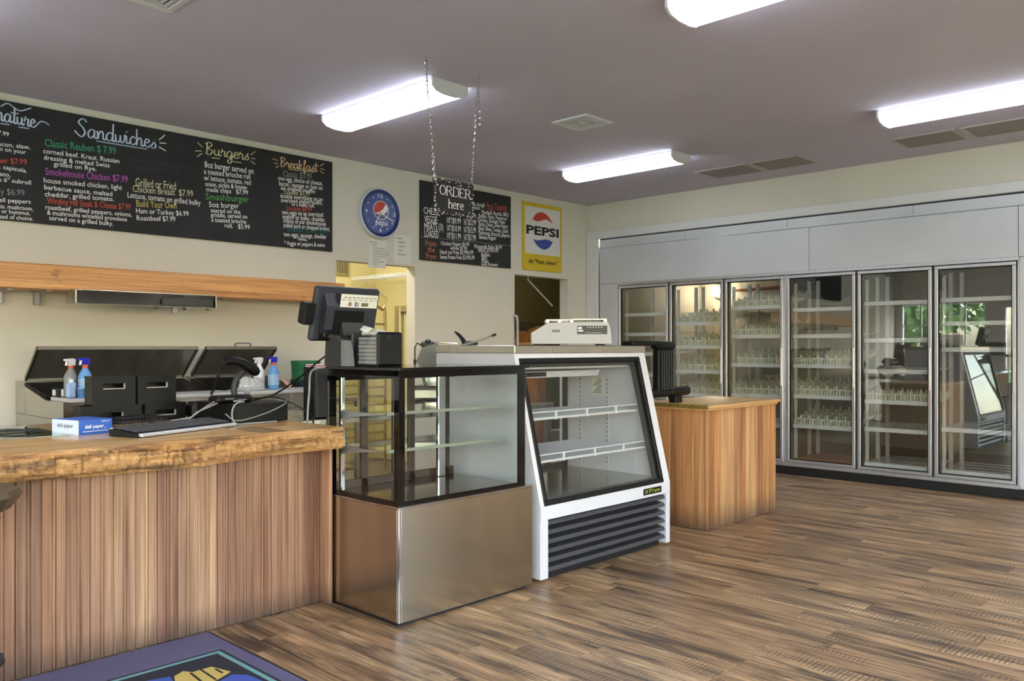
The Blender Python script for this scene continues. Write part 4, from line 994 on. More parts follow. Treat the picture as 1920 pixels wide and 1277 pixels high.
# wire basket
wb = thing('wire_basket', 'low black wire mesh basket between carton and keyboard', 'basket', (1.64, 4.10, ZS), math.radians(18))
m = MB()
for k in range(15): m.tube([(-.12+.017*k, -.07, .001), (-.12+.017*k, .07, .001)], .0018, 4)
for k in range(9): m.tube([(-.12, -.07+.0175*k, .002), (.12, -.07+.0175*k, .002)], .0018, 4)
for z in (.012, .026, .040, .054): m.tube([(-.12, -.07, z), (.12, -.07, z), (.12, .07, z), (-.12, .07, z)], .002, 4, closed=True)
for k in range(15):
    x = -.12+.017*k
    m.tube([(x, -.07, 0.001), (x, -.07, .058)], .0018, 4); m.tube([(x, .07, 0.001), (x, .07, .058)], .0018, 4)
part('mesh', m, plain('black_wire', rgb(34,34,38), .35, .4), wb, local=True)
part('rim', MB().tube([(-.122, -.072, .059), (.122, -.072, .059), (.122, .072, .059), (-.122, .072, .059)], .004, 6, closed=True), M_black, wb, local=True)
# keyboard
kb = thing('keyboard', 'black and silver computer keyboard at the edge of the slab', 'keyboard', (1.50, 3.70, ZS), math.radians(21))
part('base', MB().prism([(0, .002), (0, .016), (.17, .034), (.17, .002)], 'x', 0, .60), M_black, kb, local=True)
part('palm_rest', MB().box(.005, .60, -.022, .012, .003, .018, .004), plain('silver_plastic', rgb(186,188,194), .35, .3), kb, local=True)
part('back_rim', MB().box(.0, .60, .160, .174, .030, .037, .003), plain('silver_plastic', rgb(186,188,194), .35, .3), kb, local=True)
M_key = plain('key_cap', rgb(52,52,56), .5); me_k = mesh_of('key', MB().box(-.0115, .0115, -.0105, .0105, 0, .009, .003), M_key)
for r in range(6):
    y = .028+r*.0245
    for c_ in range(22):
        if r == 0 and 4 <= c_ <= 8: continue
        inst('key', me_k, kb, (.022+c_*.0265+(r % 2)*.004, y, .017+y*.105))
part('space_bar', MB().box(.118, .248, .018, .038, .018, .028, .003), M_key, kb, local=True)
# stacked black bins
def bin_(x0, x1, y0, z0, h, lb):
    o = thing('black_bin', lb, 'bin', ((x0+x1)/2, y0+.05, z0), group='stacked black bins')
    zt = z0+h; xm = (x0+x1)/2; d = .10; f = MB()
    f.box(x0, x1, y0, y0+.006, z0, zt-.060).box(x0, x1, y0, y0+.006, zt-.034, zt).box(x0, xm-.055, y0, y0+.006, zt-.060, zt-.034).box(xm+.055, x1, y0, y0+.006, zt-.060, zt-.034)
    part('front', f, M_black, o)
    part('body', MB().box(x0, x0+.005, y0+.006, y0+d, z0, zt).box(x1-.005, x1, y0+.006, y0+d, z0, zt).box(x0, x1, y0+d-.005, y0+d, z0, zt).box(x0, x1, y0+.006, y0+d, z0, z0+.005), M_black, o)
    part('handle_lip', MB().box(xm-.055, xm+.055, y0-.002, y0+.012, zt-.064, zt-.059).box(xm+.052, xm+.056, y0-.002, y0+.012, zt-.064, zt-.036), plain('lit_lip', rgb(160,158,154), .5), o)  # pale colour paints the light caught on the slot lip
    part('rim', rect_frame(MB(), 'z', zt-.004, zt+.003, x0-.003, x1+.003, y0-.003, y0+d+.003, .009), M_black, o)
bin_(1.54, 1.845, 4.50, ZS, .092, 'black bin in the bottom row, left one of the stack')
bin_(1.862, 2.085, 4.50, ZS, .092, 'black bin in the bottom row, right one of the stack')
bin_(1.590, 1.808, 4.49, 1.000, .148, 'black bin with handle slot in the top row, beside the spray bottles')
bin_(1.820, 2.026, 4.49, 1.000, .148, 'black bin with handle slot in the top row, nearer the scanner')
# cash drawer, scanner, dark device
top('cash_drawer', MB().box(2.10, 2.42, 4.00, 4.40, ZS+.004, 1.008, .004).box(2.112, 2.408, 3.997, 4.0, ZS+.012, .995), M_black, 'black steel cash drawer at the right end of the slab', 'cash drawer')
scn = thing('barcode_scanner', 'black handheld barcode scanner resting in a curved stand', 'scanner', (2.16, 4.14, 1.008))
part('stand_base', MB().box(2.06, 2.26, 4.08, 4.20, 1.0085, 1.048, .014), M_black, scn)
part('base_stripe', MB().box(2.10, 2.15, 4.078, 4.081, 1.030, 1.036).box(2.17, 2.22, 4.078, 4.081, 1.022, 1.028), M_grey, scn)
part('stand_neck', MB().tube(smoothpath([(2.19, 4.15, 1.04), (2.185, 4.15, 1.08), (2.20, 4.15, 1.13), (2.235, 4.15, 1.17)], 5), [.016]*16, 10), M_dkgrey, scn, smooth=50)
part('scanner_body', MB().tube(smoothpath([(2.115, 4.15, 1.215), (2.16, 4.15, 1.228), (2.22, 4.15, 1.222), (2.28, 4.15, 1.190), (2.325, 4.15, 1.160)], 4), [.010,.013,.017,.020,.021,.022,.022,.023,.024,.025,.026,.027,.028,.029,.029,.024,.018], 12), M_black, scn, smooth=50)
part('scanner_head', MB().prism([(2.066, 1.212), (2.10, 1.235), (2.125, 1.232), (2.125, 1.205)], 'y', 4.12, 4.18), M_black, scn)
P = [(2.092+.008*math.cos(k*1.1)-.0006*k, 4.14+.008*math.sin(k*1.1), 1.155-.0016*k) for k in range(64)]
part('coiled_cord', MB().tube([(2.105, 4.15, 1.21), (2.10, 4.145, 1.17)]+P, .0028, 5), M_black, scn)
top('dark_handset', MB().box(2.10, 2.26, 4.44, 4.56, ZS, 1.0, .02).box(2.13, 2.15, 4.437, 4.441, .957, .964), M_black, 'rounded black device behind the scanner on the slab', 'device')
def cable(P, r, mat, lb): top('cable', MB().tube(smoothpath(P, 6), r, 6), mat, lb, 'cable', smooth=60)
M_gcab = plain('grey_cable', rgb(150,150,150), .5)
cable([(2.33, 3.965, .9102), (2.18, 3.955, .9102), (2.09, 3.955, .915), (2.08, 3.97, .97), (2.11, 3.985, 1.012), (2.19, 4.05, 1.016), (2.14, 4.07, 1.02)], .0042, M_gcab, 'grey cable looping down the cash drawer front')
cable([(2.05, 4.10, 1.02), (1.98, 4.05, 1.0), (1.92, 4.03, .97), (1.86, 4.03, .93), (1.83, 4.02, .9105)], .0036, M_gcab, 'thin grey cable arching over from scanner base to keyboard')
cable([(2.06, 4.09, 1.012), (2.0, 4.2, .96), (2.02, 4.3, .93), (1.95, 4.38, .912)], .004, M_gcab, 'grey cable trailing behind the scanner')
cable([(2.07, 4.02, .96), (2.12, 3.985, .925), (2.28, 3.985, .955), (2.40, 3.985, 1.005), (2.415, 4.1, 1.014)], .003, M_gcab, 'thin grey cable sagging across the cash drawer')
cable([(2.26, 4.1, 1.015), (2.36, 4.06, 1.035), (2.44, 4.0, 1.0), (2.50, 3.95, .95), (2.53, 3.93, .90), (2.54, 3.9, .62), (2.54, 3.9, .01)], .005, M_black, 'black cable running off the right end of the cash drawer')
cable([(2.50, 3.645, 1.30), (2.47, 3.78, 1.23), (2.44, 3.92, 1.14), (2.43, 4.2, 1.03), (2.47, 4.7, .95), (2.5, 5.0, .60), (2.5, 5.0, .01)], .005, M_black, 'black cable hanging diagonally down from the monitor')
cable([(2.62, 3.95, 1.19), (2.52, 3.93, 1.17), (2.50, 3.92, 1.06), (2.49, 3.92, .93), (2.47, 3.92, .5), (2.47, 3.92, .01)], .006, M_gcab, 'grey cable hanging beside the computer tower')
top('black_cutlery', MB().tube(smoothpath([(1.10, 4.30, .9185), (1.15, 4.28, .926), (1.22, 4.22, .924), (1.27, 4.20, .9185)], 4), [.006]*13, 6).tube([(1.12, 4.33, .918), (1.24, 4.30, .918)], .005, 6), M_black, 'thin black tongs lying on the glass sheet behind the carton', 'tongs')
# bottles on the prep table
def spray(x, y, z, h, liquid, neck, head, lb, label_c=None, rz=0.0, clear=False):
    o = thing('spray_bottle', lb, 'spray bottle', (x, y, z), rz, group='spray bottles')
    part('bottle', MB().lathe([(.036,0),(.040,.006),(.040,h*.52),(.034,h*.60),(.018,h*.72),(.014,h*.76)], (0,0,0), 18), liquid, o, local=True, smooth=40)
    part('neck', MB().lathe([(.016,h*.74),(.017,h*.75),(.017,h*.82),(.014,h*.83)], (0,0,0), 14), neck, o, local=True)
    hd = MB().prism([(-.020, h*.82), (-.024, h*.93), (-.044, h*.94), (-.046, h*.985), (.012, h), (.028, h*.97), (.022, h*.82)], 'y', -.014, .014)
    part('trigger_head', hd, head, o, local=True); part('trigger', MB().prism([(-.026, h*.93), (-.036, h*.82), (-.042, h*.82), (-.036, h*.93)], 'y', -.006, .006), M_lw, o, local=True)
    if label_c: part('label', MB().lathe([(.0408,h*.14),(.0408,h*.46)], (0,0,0), 18), label_c, o, local=True)
M_bliq = plain('blue_cleaner', rgb(96,150,206), .25); M_bhead = plain('blue_trigger', rgb(32,40,190), .4); M_orng = plain('orange_collar', rgb(206,92,56), .5)
M_clear = plain('clear_bottle', rgb(126,128,126), .25)
spray(1.885, 5.68, .985, .245, M_clear, M_orng, M_lw, 'clear spray bottle with white head beside the blue cleaner', None, .5)
spray(1.950, 5.62, .985, .25, M_bliq, M_orng, M_bhead, 'blue spray cleaner with blue trigger beside the black bins', plain('bottle_label', rgb(150,180,214), .5), .4)
spray(3.30, 5.66, .985, .245, M_bliq, M_orng, M_bhead, 'blue spray cleaner with blue trigger behind the cash drawer', plain('bottle_label', rgb(150,180,214), .5), .2)
spray(3.26, 5.80, .985, .24, M_lw, M_lw, M_lw, 'white spray bottle half hidden behind the right blue cleaner', None, .2)
jb = thing('cleaner_jug', 'small pale blue cleaner jug in front of the clear bottle', 'jug', (1.845, 5.60, .985))
part('jug_body', MB().box(1.825, 1.88, 5.555, 5.595, .985, 1.085, .012), plain('pale_blue_jug', rgb(150,174,216), .4), jb); part('jug_cap', MB().lathe([(.014,1.083),(.014,1.10),(.012,1.102)], (1.853, 5.575, 0), 12), M_lw, jb)
jc = thing('liquid_cup', 'small cup of blue liquid beside the spray bottles', 'cup', (1.905, 5.535, .985)); part('cup', MB().lathe([(.026,.985),(.030,1.045),(.028,1.045),(.026,1.04)], (1.905, 5.535, 0), 16), plain('blue_cup', rgb(58,108,160), .3), jc, smooth=40)
part('cup_rim', MB().lathe([(.031,1.043),(.031,1.048),(.028,1.048)], (1.905, 5.535, 0), 16), M_bliq, jc)
cb = thing('foil_carton', 'small black and white carton on the left prep table', 'box', (1.86, 5.79, .985)); part('carton', MB().box(1.825, 1.90, 5.73, 5.84, .985, 1.04), M_ink, cb); part('carton_label', MB().box(1.845, 1.903, 5.727, 5.7305, .990, 1.035).box(1.822, 1.8255, 5.77, 5.82, .995, 1.03), M_paper, cb)
pb = thing('plastic_bag_pile', 'crumpled clear plastic bags on the right prep table', 'plastic bags', (3.11, 5.67, .985))
rr = random.Random(5)
for k in range(3):
    m = MB(); c0 = Vector((3.07+.045*k, 5.66, .99)); n1, n2 = 9, 7
    for i in range(n2+1):
        for j in range(n1):
            a = 2*PI*j/n1; q = PI*i/n2/2; r_ = (.055+.02*rr.random())*math.cos(q)
            m.v.append((c0.x+r_*math.cos(a), c0.y+r_*math.sin(a)*.7, c0.z-.004+(.075+.03*rr.random())*math.sin(q)))
    m.f = [(i*n1+j, i*n1+(j+1) % n1, (i+1)*n1+(j+1) % n1, (i+1)*n1+j) for i in range(n2) for j in range(n1)]; m.m = [0]*len(m.f)
    part('bag', m, plain('crinkled_plastic', rgb(176,178,176), .2), pb)
top('pastry_brush', MB().tube([(3.42, 5.62, 1.0015), (3.38, 5.66, 1.05), (3.35, 5.70, 1.11)], [.016, .007, .004], 8), plain('pink_brush', rgb(206,150,132), .5), 'slim pink brush leaning by the right spray bottle', 'brush')

# ------------------------------------------------------------------ floor mat and stool
mt = thing('floor_mat', 'purple-grey logo floor mat with teal border line by the counter', 'mat', (1.0, 2.9, 0))
part('mat_base', MB().box(.05, 1.80, 2.0, 3.642, 0.0005, .006, .003), plain('mat_rubber', rgb(30,28,34), .8), mt)
M_pile = plain('mat_purple_pile', rgb(96,92,124), .95, var=.25, vscale=240, bump=.5, bscale=500)
part('mat_border', MB().box(.065, 1.785, 2.015, 3.635, .006, .0078), M_pile, mt)
part('mat_field', MB().box(.16, 1.722, 2.10, 3.385, .0078, .0082), plain('mat_navy_pile', rgb(34,34,48), .95, var=.3, vscale=200), mt)
part('teal_line', rect_frame(MB(), 'z', .0082, .0088, .172, 1.708, 2.112, 3.370, .020), plain('mat_teal_pile', rgb(110,156,160), .95, var=.1, vscale=200), mt)
M_my = plain('mat_yellow_pile', rgb(196,172,92), .95, var=.12, vscale=200); M_mb = plain('mat_blue_pile', rgb(62,84,170), .95, var=.12, vscale=200)
part('logo_plank', MB().prism([(1.452,3.235), (1.500,3.262), (1.520,3.225), (1.600,3.225), (1.630,3.120), (1.560,3.085), (1.455,3.06), (1.42,3.15)], 'z', .0082, .0090), M_my, mt)
for q in (((1.512, 3.222), (1.50, 3.08)), ((1.556, 3.224), (1.55, 3.085)), ((1.60, 3.19), (1.60, 3.13))):
    m = MB(); (a, b_), (c_, d) = q; m.prism([(a-.005, b_), (a+.005, b_), (c_+.005, d), (c_-.005, d)], 'z', .0090, .0094); part('logo_line', m, M_ink, mt)
part('logo_swash', MB().prism([(1.30,3.235), (1.36,3.27), (1.44,3.245), (1.42,3.15), (1.33,3.12)], 'z', .0082, .0087), M_mb, mt)
part('logo_swash', MB().prism([(1.62,3.09), (1.66,3.04), (1.67,2.95), (1.60,2.92), (1.55,3.06)], 'z', .0082, .0087), M_mb, mt)
part('logo_lettering', MB().prism([(1.42,3.04), (1.52,3.02), (1.53,2.80), (1.49,2.80), (1.48,2.96), (1.43,2.97)], 'z', .0082, .0090), M_my, mt)
stl = thing('bar_stool', 'dark wooden stool with faceted seat at the left edge', 'stool', (.675, 3.20, 0))
sp = [(.675+.225*math.cos(a*PI/6+.2), 3.20+.225*math.sin(a*PI/6+.2)) for a in range(12)]; sp2 = [(.675+.19*math.cos(a*PI/6+.2), 3.20+.19*math.sin(a*PI/6+.2)) for a in range(12)]
m = MB(); v = [(p[0], p[1], .766) for p in sp2]+[(p[0], p[1], .814) for p in sp]+[(.675+(p[0]-.675)*.96, 3.20+(p[1]-3.20)*.96, .832) for p in sp]
F = [list(range(12)), list(range(24, 36))]+[(i, (i+1) % 12, 12+(i+1) % 12, 12+i) for i in range(12)]+[(12+i, 12+(i+1) % 12, 24+(i+1) % 12, 24+i) for i in range(12)]
m.add(v, F); part('seat', m, W_seat, stl)
for a in range(4):
    q = a*PI/2+.6; part('leg', MB().tube([(.675+.11*math.cos(q), 3.20+.11*math.sin(q), .77), (.675+.20*math.cos(q), 3.20+.20*math.sin(q), 0)], .018, 8), W_seat, stl)
part('footrest', MB().tube([(.675+.168*math.cos(a*PI/8), 3.20+.168*math.sin(a*PI/8), .26) for a in range(16)], .009, 6, closed=True), M_dkgrey, stl)

# ------------------------------------------------------------------ glass cake case
ca = thing('glass_display_case', 'square glass display case on a stainless base at the counter end', 'display case', (2.89, 3.36, 0))
cx0, cx1, cy0, cy1 = 2.435, 3.349, 3.067, 3.66
part('plinth', MB().box(cx0+.01, cx1-.03, cy0+.02, cy1-.02, 0, .02), M_kick, ca)
part('front_panel', MB().box(cx0+.014, cx1, cy0, cy0+.02, .017, .546, .002), M_steel2, ca)
part('side_panel', MB().box(cx0, cx0+.014, cy0+.014, cy1, .017, .546, .002), M_steel2, ca)
part('side_panel', MB().box(cx1-.014, cx1, cy0+.02, cy1, .017, .546, .002), M_steel2, ca)
part('corner_trim', MB().box(cx0-.002, cx0+.013, cy0-.002, cy0+.013, .017, .548, .003), M_chrome, ca)
part('base_core', MB().box(cx0+.016, cx1-.016, cy0+.022, cy1-.01, .02, .54), M_dkgrey, ca)
part('base_ledge', MB().box(cx0-.002, cx1, cy0-.002, cy1, .546, .556, .002), M_chrome, ca)
part('deck', MB().box(cx0+.01, 3.29, cy0+.01, cy1-.01, .556, .568), plain('deck_steel', rgb(150,148,142), .12, 1.0), ca)
gx1 = 3.305; gz0, gz1 = .558, 1.19
part('front_glass', MB().box(cx0, gx1, cy0, cy0+.006, gz0, gz1), G_case, ca)
part('side_glass', MB().box(cx0, cx0+.006, cy0+.006, cy1, gz0, 1.165), G_case, ca)
part('side_glass', MB().box(gx1-.006, gx1, cy0+.006, cy1, gz0, gz1), G_case, ca)
def band(m, *a): m.box(*a)
m = MB(); b0, b1 = cy0+.0065, cy0+.010
m.box(cx0+.0065, cx0+.040, b0, b1, gz0, gz1).box(gx1-.065, gx1-.0065, b0, b1, gz0, gz1).box(cx0+.04, gx1-.065, b0, b1, gz1-.032, gz1).box(cx0+.04, gx1-.065, b0, b1, gz0, gz0+.022)
part('front_border', m, M_border, ca)
m = MB(); a0, a1 = cx0+.0065, cx0+.010
m.box(a0, a1, b1, cy0+.045, gz0, gz1).box(a0, a1, cy1-.075, cy1, gz0, 1.155).box(a0, a1, cy0+.045, cy1-.075, gz0, gz0+.022)
part('side_border', m, M_border, ca)
part('glass_top', MB().box(cx0-.004, 3.318, cy0-.006, cy1+.004, 1.19, 1.2055, .002), M_blackgl, ca)
part('light_bar', MB().box(cx0+.02, gx1-.02, cy0+.03, cy0+.06, 1.165, 1.188), M_alu, ca)
part('top_rail', MB().box(cx0+.015, gx1-.01, cy1-.03, cy1, 1.13, 1.19), M_black, ca)
M_brown = plain('dark_bronze_frame', rgb(56,46,42), .4, .4)
for x in (2.455, 2.66, 2.87, 2.98, 3.24): part('back_door_stile', MB().box(x-.022, x+.022, cy1-.022, cy1-.004, .568, 1.13, .002), M_brown, ca)
part('back_door_rail', MB().box(cx0+.02, gx1-.01, cy1-.022, cy1-.004, .568, .61, .002), M_brown, ca)
part('back_glass', MB().box(cx0+.02, gx1-.01, cy1-.012, cy1-.008, .61, 1.13), G_case, ca)
part('shelf_post', MB().box(3.13, 3.185, cy1-.075, cy1-.05, .568, 1.15, .004), M_chrome, ca)
part('shelf_post', MB().box(2.475, 2.50, cy1-.075, cy1-.05, .568, 1.15, .004), M_chrome, ca)
for z in (.80, .98):
    sh = part('glass_shelf', MB().box(2.465, 3.235, 3.20, 3.60, z, z+.008), MATS.get('shelf_glass') or glass('shelf_glass', (.95,.975,.96,1), .05), ca)
    part('shelf_edge', MB().box(2.465, 3.235, 3.192, 3.1995, z-.006, z+.010, .001), G_edge, sh)
    for x in (2.475, 3.205): part('shelf_bracket', MB().prism([(3.24, z-.002), (3.60, z-.002), (3.60, z-.045), (3.50, z-.03)], 'x', x, x+.012), M_alu, sh)

# ------------------------------------------------------------------ white sloped deli case
tc_ = thing('deli_case', 'white slope-front refrigerated deli case with black louvered base', 'deli case', (4.065, 3.5, 0))
tx0, tx1, ty1 = 3.43, 4.70, 3.95
side = [(3.10, .02), (3.082, .42), (3.285, 1.265), (ty1, 1.265), (ty1, .02)]
part('side_panel', MB().prism(side, 'x', tx0, tx0+.035), M_white, tc_); part('side_panel', MB().prism(side, 'x', tx1-.035, tx1), M_white, tc_)
part('top_cap', MB().box(tx0-.004, tx1+.004, 3.272, ty1+.004, 1.265, 1.312, .004), M_steel, tc_)
s_d = Vector((0, .203, .845)).normalized(); n_d = Vector((0, -s_d.z, s_d.y)); L_s = math.hypot(.203, .845)
MS = Matrix(((1,0,0,0), (0,s_d.y,n_d.y,3.082), (0,s_d.z,n_d.z,.42), (0,0,0,1)))
def slope(mb): return mb.xf(MS)
m = MB(); m.box(tx0-.002, tx0+.03, 0, L_s, -.04, .006, .003).box(tx1-.072, tx1+.002, 0, L_s, -.04, .006, .003).box(tx0+.03, tx1-.072, L_s-.030, L_s, -.04, .006, .003)
part('front_frame', slope(m), M_white, tc_)
m = rect_frame(MB(), 'z', -.02, .012, tx0+.030, tx1-.072, 0.0, L_s-.030, .030, .004); part('black_gasket', slope(m), M_black, tc_)
m = rect_frame(MB(), 'z', -.05, -.02, tx0+.050, tx1-.092, .02, L_s-.05, .022); part('inner_gasket', slope(m), M_dkgrey, tc_)
part('sloped_glass', slope(MB().box(tx0+.055, tx1-.10, .025, L_s-.055, -.008, -.002)), G_case, tc_)
part('lower_rail', MB().prism([(3.076, .42), (3.076, .345), (3.15, .345), (3.15, .43), (3.09, .43)], 'x', tx0-.0015, tx1+.0015), M_white, tc_)
part('front_post', MB().box(tx0-.003, tx0+.062, 3.076, 3.16, .018, .345, .003), M_white, tc_); part('front_post', MB().box(tx1-.04, tx1+.003, 3.076, 3.16, .018, .345, .003), M_white, tc_)
part('louver_backing', MB().box(tx0+.062, tx1-.04, 3.16, 3.17, .02, .345), M_black, tc_)
M_louv = plain('louver_grey', rgb(60,60,64), .4)
for k in range(6):
    z = .048+k*.052; part('louver', MB().prism([(3.082, z+.004), (3.094, z+.024), (3.150, z+.034), (3.150, z+.029), (3.098, z+.020), (3.088, z+.002)], 'x', tx0+.066, tx1-.044), M_louv, tc_)
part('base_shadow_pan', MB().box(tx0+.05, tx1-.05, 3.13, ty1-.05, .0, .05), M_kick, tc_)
bg = part('badge', MB().box(4.40, 4.595, 3.070, 3.0765, .362, .402, .002), M_black, tc_)
text(bg, 'True', 4.45, .374, 4.575, .374, .022, plain('badge_lime', rgb(176,186,60), .5), 3.0692, 'badge_word', .01, shear=.3)
m = MB()
for q in range(3): ribbon(m, [(4.412, .376+.007*q), (4.440, .376+.007*q)], .003, 3.0692)
part('badge_mark', m, MATS['badge_lime'], bg)
part('deck', MB().box(tx0+.035, tx1-.035, 3.12, ty1-.03, .43, .445), plain('case_deck_steel', rgb(150,150,140), .15, .9), tc_)
part('floor_pan', MB().box(tx0+.035, tx1-.035, 3.17, ty1-.03, .05, .43), M_dkgrey, tc_)
part('ceiling_liner', MB().box(tx0+.035, tx1-.035, 3.33, ty1, 1.245, 1.264), M_white, tc_)
part('light_cover', MB().prism([(3.31, 1.245), (3.35, 1.17), (3.42, 1.17), (3.44, 1.245)], 'x', tx0+.05, tx1-.05), M_white, tc_)
ev2 = part('coil_cover', MB().prism([(3.50, 1.15), (3.52, 1.11), (3.90, 1.09), (3.90, 1.15)], 'x', tx0+.06, tx1-.20), M_white, tc_)
m = MB()
for k in range(26): m.box(tx0+.16+.014*k, tx0+.168+.014*k, 3.496, 3.503, 1.118, 1.145)
part('vent_slots', m, M_gap, ev2)
for x in (tx0+.05, 4.02, 4.10, tx1-.06): part('rear_door_stile', MB().box(x-.022, x+.022, ty1-.03, ty1-.012, .445, 1.20, .002), M_brown, tc_)
for z in (.455, 1.19): part('rear_door_rail', MB().box(tx0+.04, tx1-.04, ty1-.03, ty1-.012, z-.02, z+.02, .002), M_brown, tc_)
part('rear_glass', MB().box(tx0+.04, tx1-.04, ty1-.022, ty1-.018, .47, 1.17), G_case, tc_)
for y in (3.34, 3.56, 3.80):
    for x in (tx1-.042, tx0+.036):
        part('pilaster', MB().box(x, x+.006, y-.008, y+.008, .46, 1.12 if y > 3.4 else 1.05), M_white, tc_)
pil = MB()
for y in (3.56, 3.80):
    for k in range(20): pil.box(tx1-.0435, tx1-.0422, y-.003, y+.003, .50+.03*k, .51+.03*k)
part('pilaster_slots', pil, M_gap, tc_)
lb_ = part('data_label', MB().box(tx1-.0365, tx1-.0355, 3.595, 3.70, .97, 1.09), M_paper, tc_)
m = MB()
for k in range(8): m.box(tx1-.0375, tx1-.0366, 3.61+.004*(k % 3), 3.69-.012*(k % 4), .982+.013*k, .986+.013*k)
part('data_print', m, M_ink, lb_)
for z, yf in ((.88, 3.27), (.64, 3.21)):
    s_ = part('wire_shelf', MB().box(tx0+.045, tx1-.045, yf-.004, yf, z-.004, z+.004), M_white, tc_)
    m = MB()
    for k in range(90): x = tx0+.05+(tx1-tx0-.10)*k/89; m.tube([(x, yf, z), (x, 3.86, z)], .0016, 4, caps=False)
    for y in (yf+.1, yf+.3, yf+.5, 3.86): m.tube([(tx0+.045, y, z-.004), (tx1-.045, y, z-.004)], .003, 5)
    part('shelf_wires', m, M_white, s_)
    m = MB()
    for zz in (z+.006, z+.042): m.tube([(tx0+.045, yf-.006, zz), (tx1-.048, yf-.006, zz)], .0042, 6)
    for k in range(5): x = tx0+.045+(tx1-tx0-.093)*k/4; m.box(x-.008, x+.008, yf-.012, yf-.003, z-.006, z+.046)
    part('price_rail', m, M_white, s_)
    part('price_strip', MB().box(tx0+.05, tx1-.05, yf-.004, yf-.002, z+.008, z+.038), MATS.get('strip_plastic') or glass('strip_plastic', (.92,.95,.94,1), .06), s_)

# ------------------------------------------------------------------ wooden box counter
bx0, bx1, by0, by1 = 5.215, 6.262, 3.110, 3.690
bc = thing('wood_box_counter', 'square wooden box counter of vertical boards beside the deli case', 'counter', ((bx0+bx1)/2, (by0+by1)/2, 0))
MBC = MWD[bc.name]
part('carcass', MB().box(bx0+.02, bx1-.02, by0+.02, by1-.02, .0, .845), M_dkgrey, bc)
nb = 11; wbd = (bx1-bx0-.05)/nb; me1 = mesh_of('board', MB().prism(bead_profile(wbd), 'z', 0, .848), W_box)
for k in range(nb): inst('board', me1, bc, MBC.inverted() @ Vector((bx0+.025+wbd*(k+.5), by0+.0008*(k % 3), .002)))
nb2 = 6; wb2 = (by1-by0-.025)/nb2; me2 = mesh_of('board', MB().prism(bead_profile(wb2), 'z', 0, .848), W_box)
for k in range(nb2): inst('board', me2, bc, MBC.inverted() @ Vector((bx0+.0008*(k % 3), by0+.025+wb2*(k+.5), .002)), (0, 0, -PI/2))
part('corner_board', MB().box(bx0-.002, bx0+.025, by0-.002, by0+.025, .002, .85, .003), W_box, bc); part('corner_board', MB().box(bx1-.025, bx1, by0-.002, by0+.025, .002, .85, .003), W_box, bc)
part('back_panel', MB().box(bx0+.01, bx1, by1-.02, by1, .002, .85), W_box, bc); part('end_panel', MB().box(bx1-.018, bx1, by0+.026, by1-.02, .002, .85), W_box, bc)
part('under_moulding', MB().box(bx0-.012, bx1+.012, by0-.014, by1+.005, .850, .868, .004), W_boxtop, bc)
for k in range(4):
    y = by0-.03+k*.1575; part('top_board', MB().box(bx0-.022, bx1+.03, y+.001, y+.1565, .868, .890-.001*(k % 2), .002), W_boxtop, bc)
part('edge_strip', MB().box(bx0-.030, bx0-.0225, by0-.03, by1+.03, .866, .893, .002), plain('edge_reflection', rgb(140,122,56), .25, .5, var=.7, vscale=60), bc)  # mottled gold paints the reflections in a glass sheet's edge

# ------------------------------------------------------------------ machines on top
bs = thing('black_arm_stand', 'black ribbed stand with upper and lower arms on the wooden box', 'stand', (5.30, 3.45, .89))
part('foot', MB().box(5.30, 5.40, 3.42, 3.48, .8905, .945, .006), M_black, bs)
part('lower_arm', MB().tube([(4.98, 3.45, .968), (5.05, 3.45, .968), (5.50, 3.45, .975), (5.515, 3.45, .975)], [.028,.034,.036,.028], 14), M_black, bs, smooth=40)
col_ = part('column', MB().box(5.085, 5.285, 3.42, 3.48, .98, 1.29, .01), M_black, bs)
for k in range(6): part('rib', MB().box(5.115+.028*k, 5.127+.028*k, 3.410, 3.4205, .99, 1.28, .003), M_dkgrey, col_)
part('upper_arm', MB().box(4.74, 5.08, 3.40, 3.50, 1.313, 1.345, .008), M_black, bs); part('upper_grip', MB().tube([(5.06, 3.45, 1.312), (5.10, 3.45, 1.312), (5.29, 3.45, 1.312), (5.305, 3.45, 1.312)], [.026,.032,.032,.026], 14), M_black, bs, smooth=40)
sca = thing('label_scale', 'white deli scale with dark keypad on top of the deli case', 'scale', (4.33, 3.62, 1.312), math.radians(43.87-90))
part('scale_body', MB().prism([(-.262, .012), (-.262, .085), (-.155, .150), (.235, .155), (.252, .12), (.262, .012)], 'y', -.15, .15), M_offwhite, sca, local=True)
for x in (-.22, .2): part('foot', MB().box(x-.02, x+.02, -.12, .12, 0, .012), M_black, sca, local=True)
kp = part('keypad_panel', MB().box(.035, .232, -.153, -.1495, .075, .130, .001), plain('keypad_dark', rgb(52,54,58), .4), sca, local=True)
m = MB()
for k in range(6): m.box(.10+.018*k, .108+.018*k, -.1545, -.153, .118, .123)
m.box(.04, .066, -.1545, -.153, .108, .122).box(.04, .074, -.1545, -.153, .092, .102)
for k in range(8): m.box(.09+.014*k, .096+.014*k, -.1545, -.153, .082, .086)
part('keypad_print', m, M_lw, kp, local=True)
part('name_plate', MB().box(-.13, -.078, -.153, -.1495, .088, .104, .001), M_grey, sca, local=True)
m = MB().tube([(-.165, -.12, .170), (.23, -.12, .172), (.23, .12, .172), (-.165, .12, .170)], .004, 6, closed=True)
for x in (-.16, -.08, .0, .22): m.box(x-.008, x+.012, -.125, .125, .150, .171)
part('platter_frame', m, M_steel, sca, local=True)
part('platter', MB().box(.01, .235, -.12, .12, .171, .180, .003), M_steel, sca, local=True)

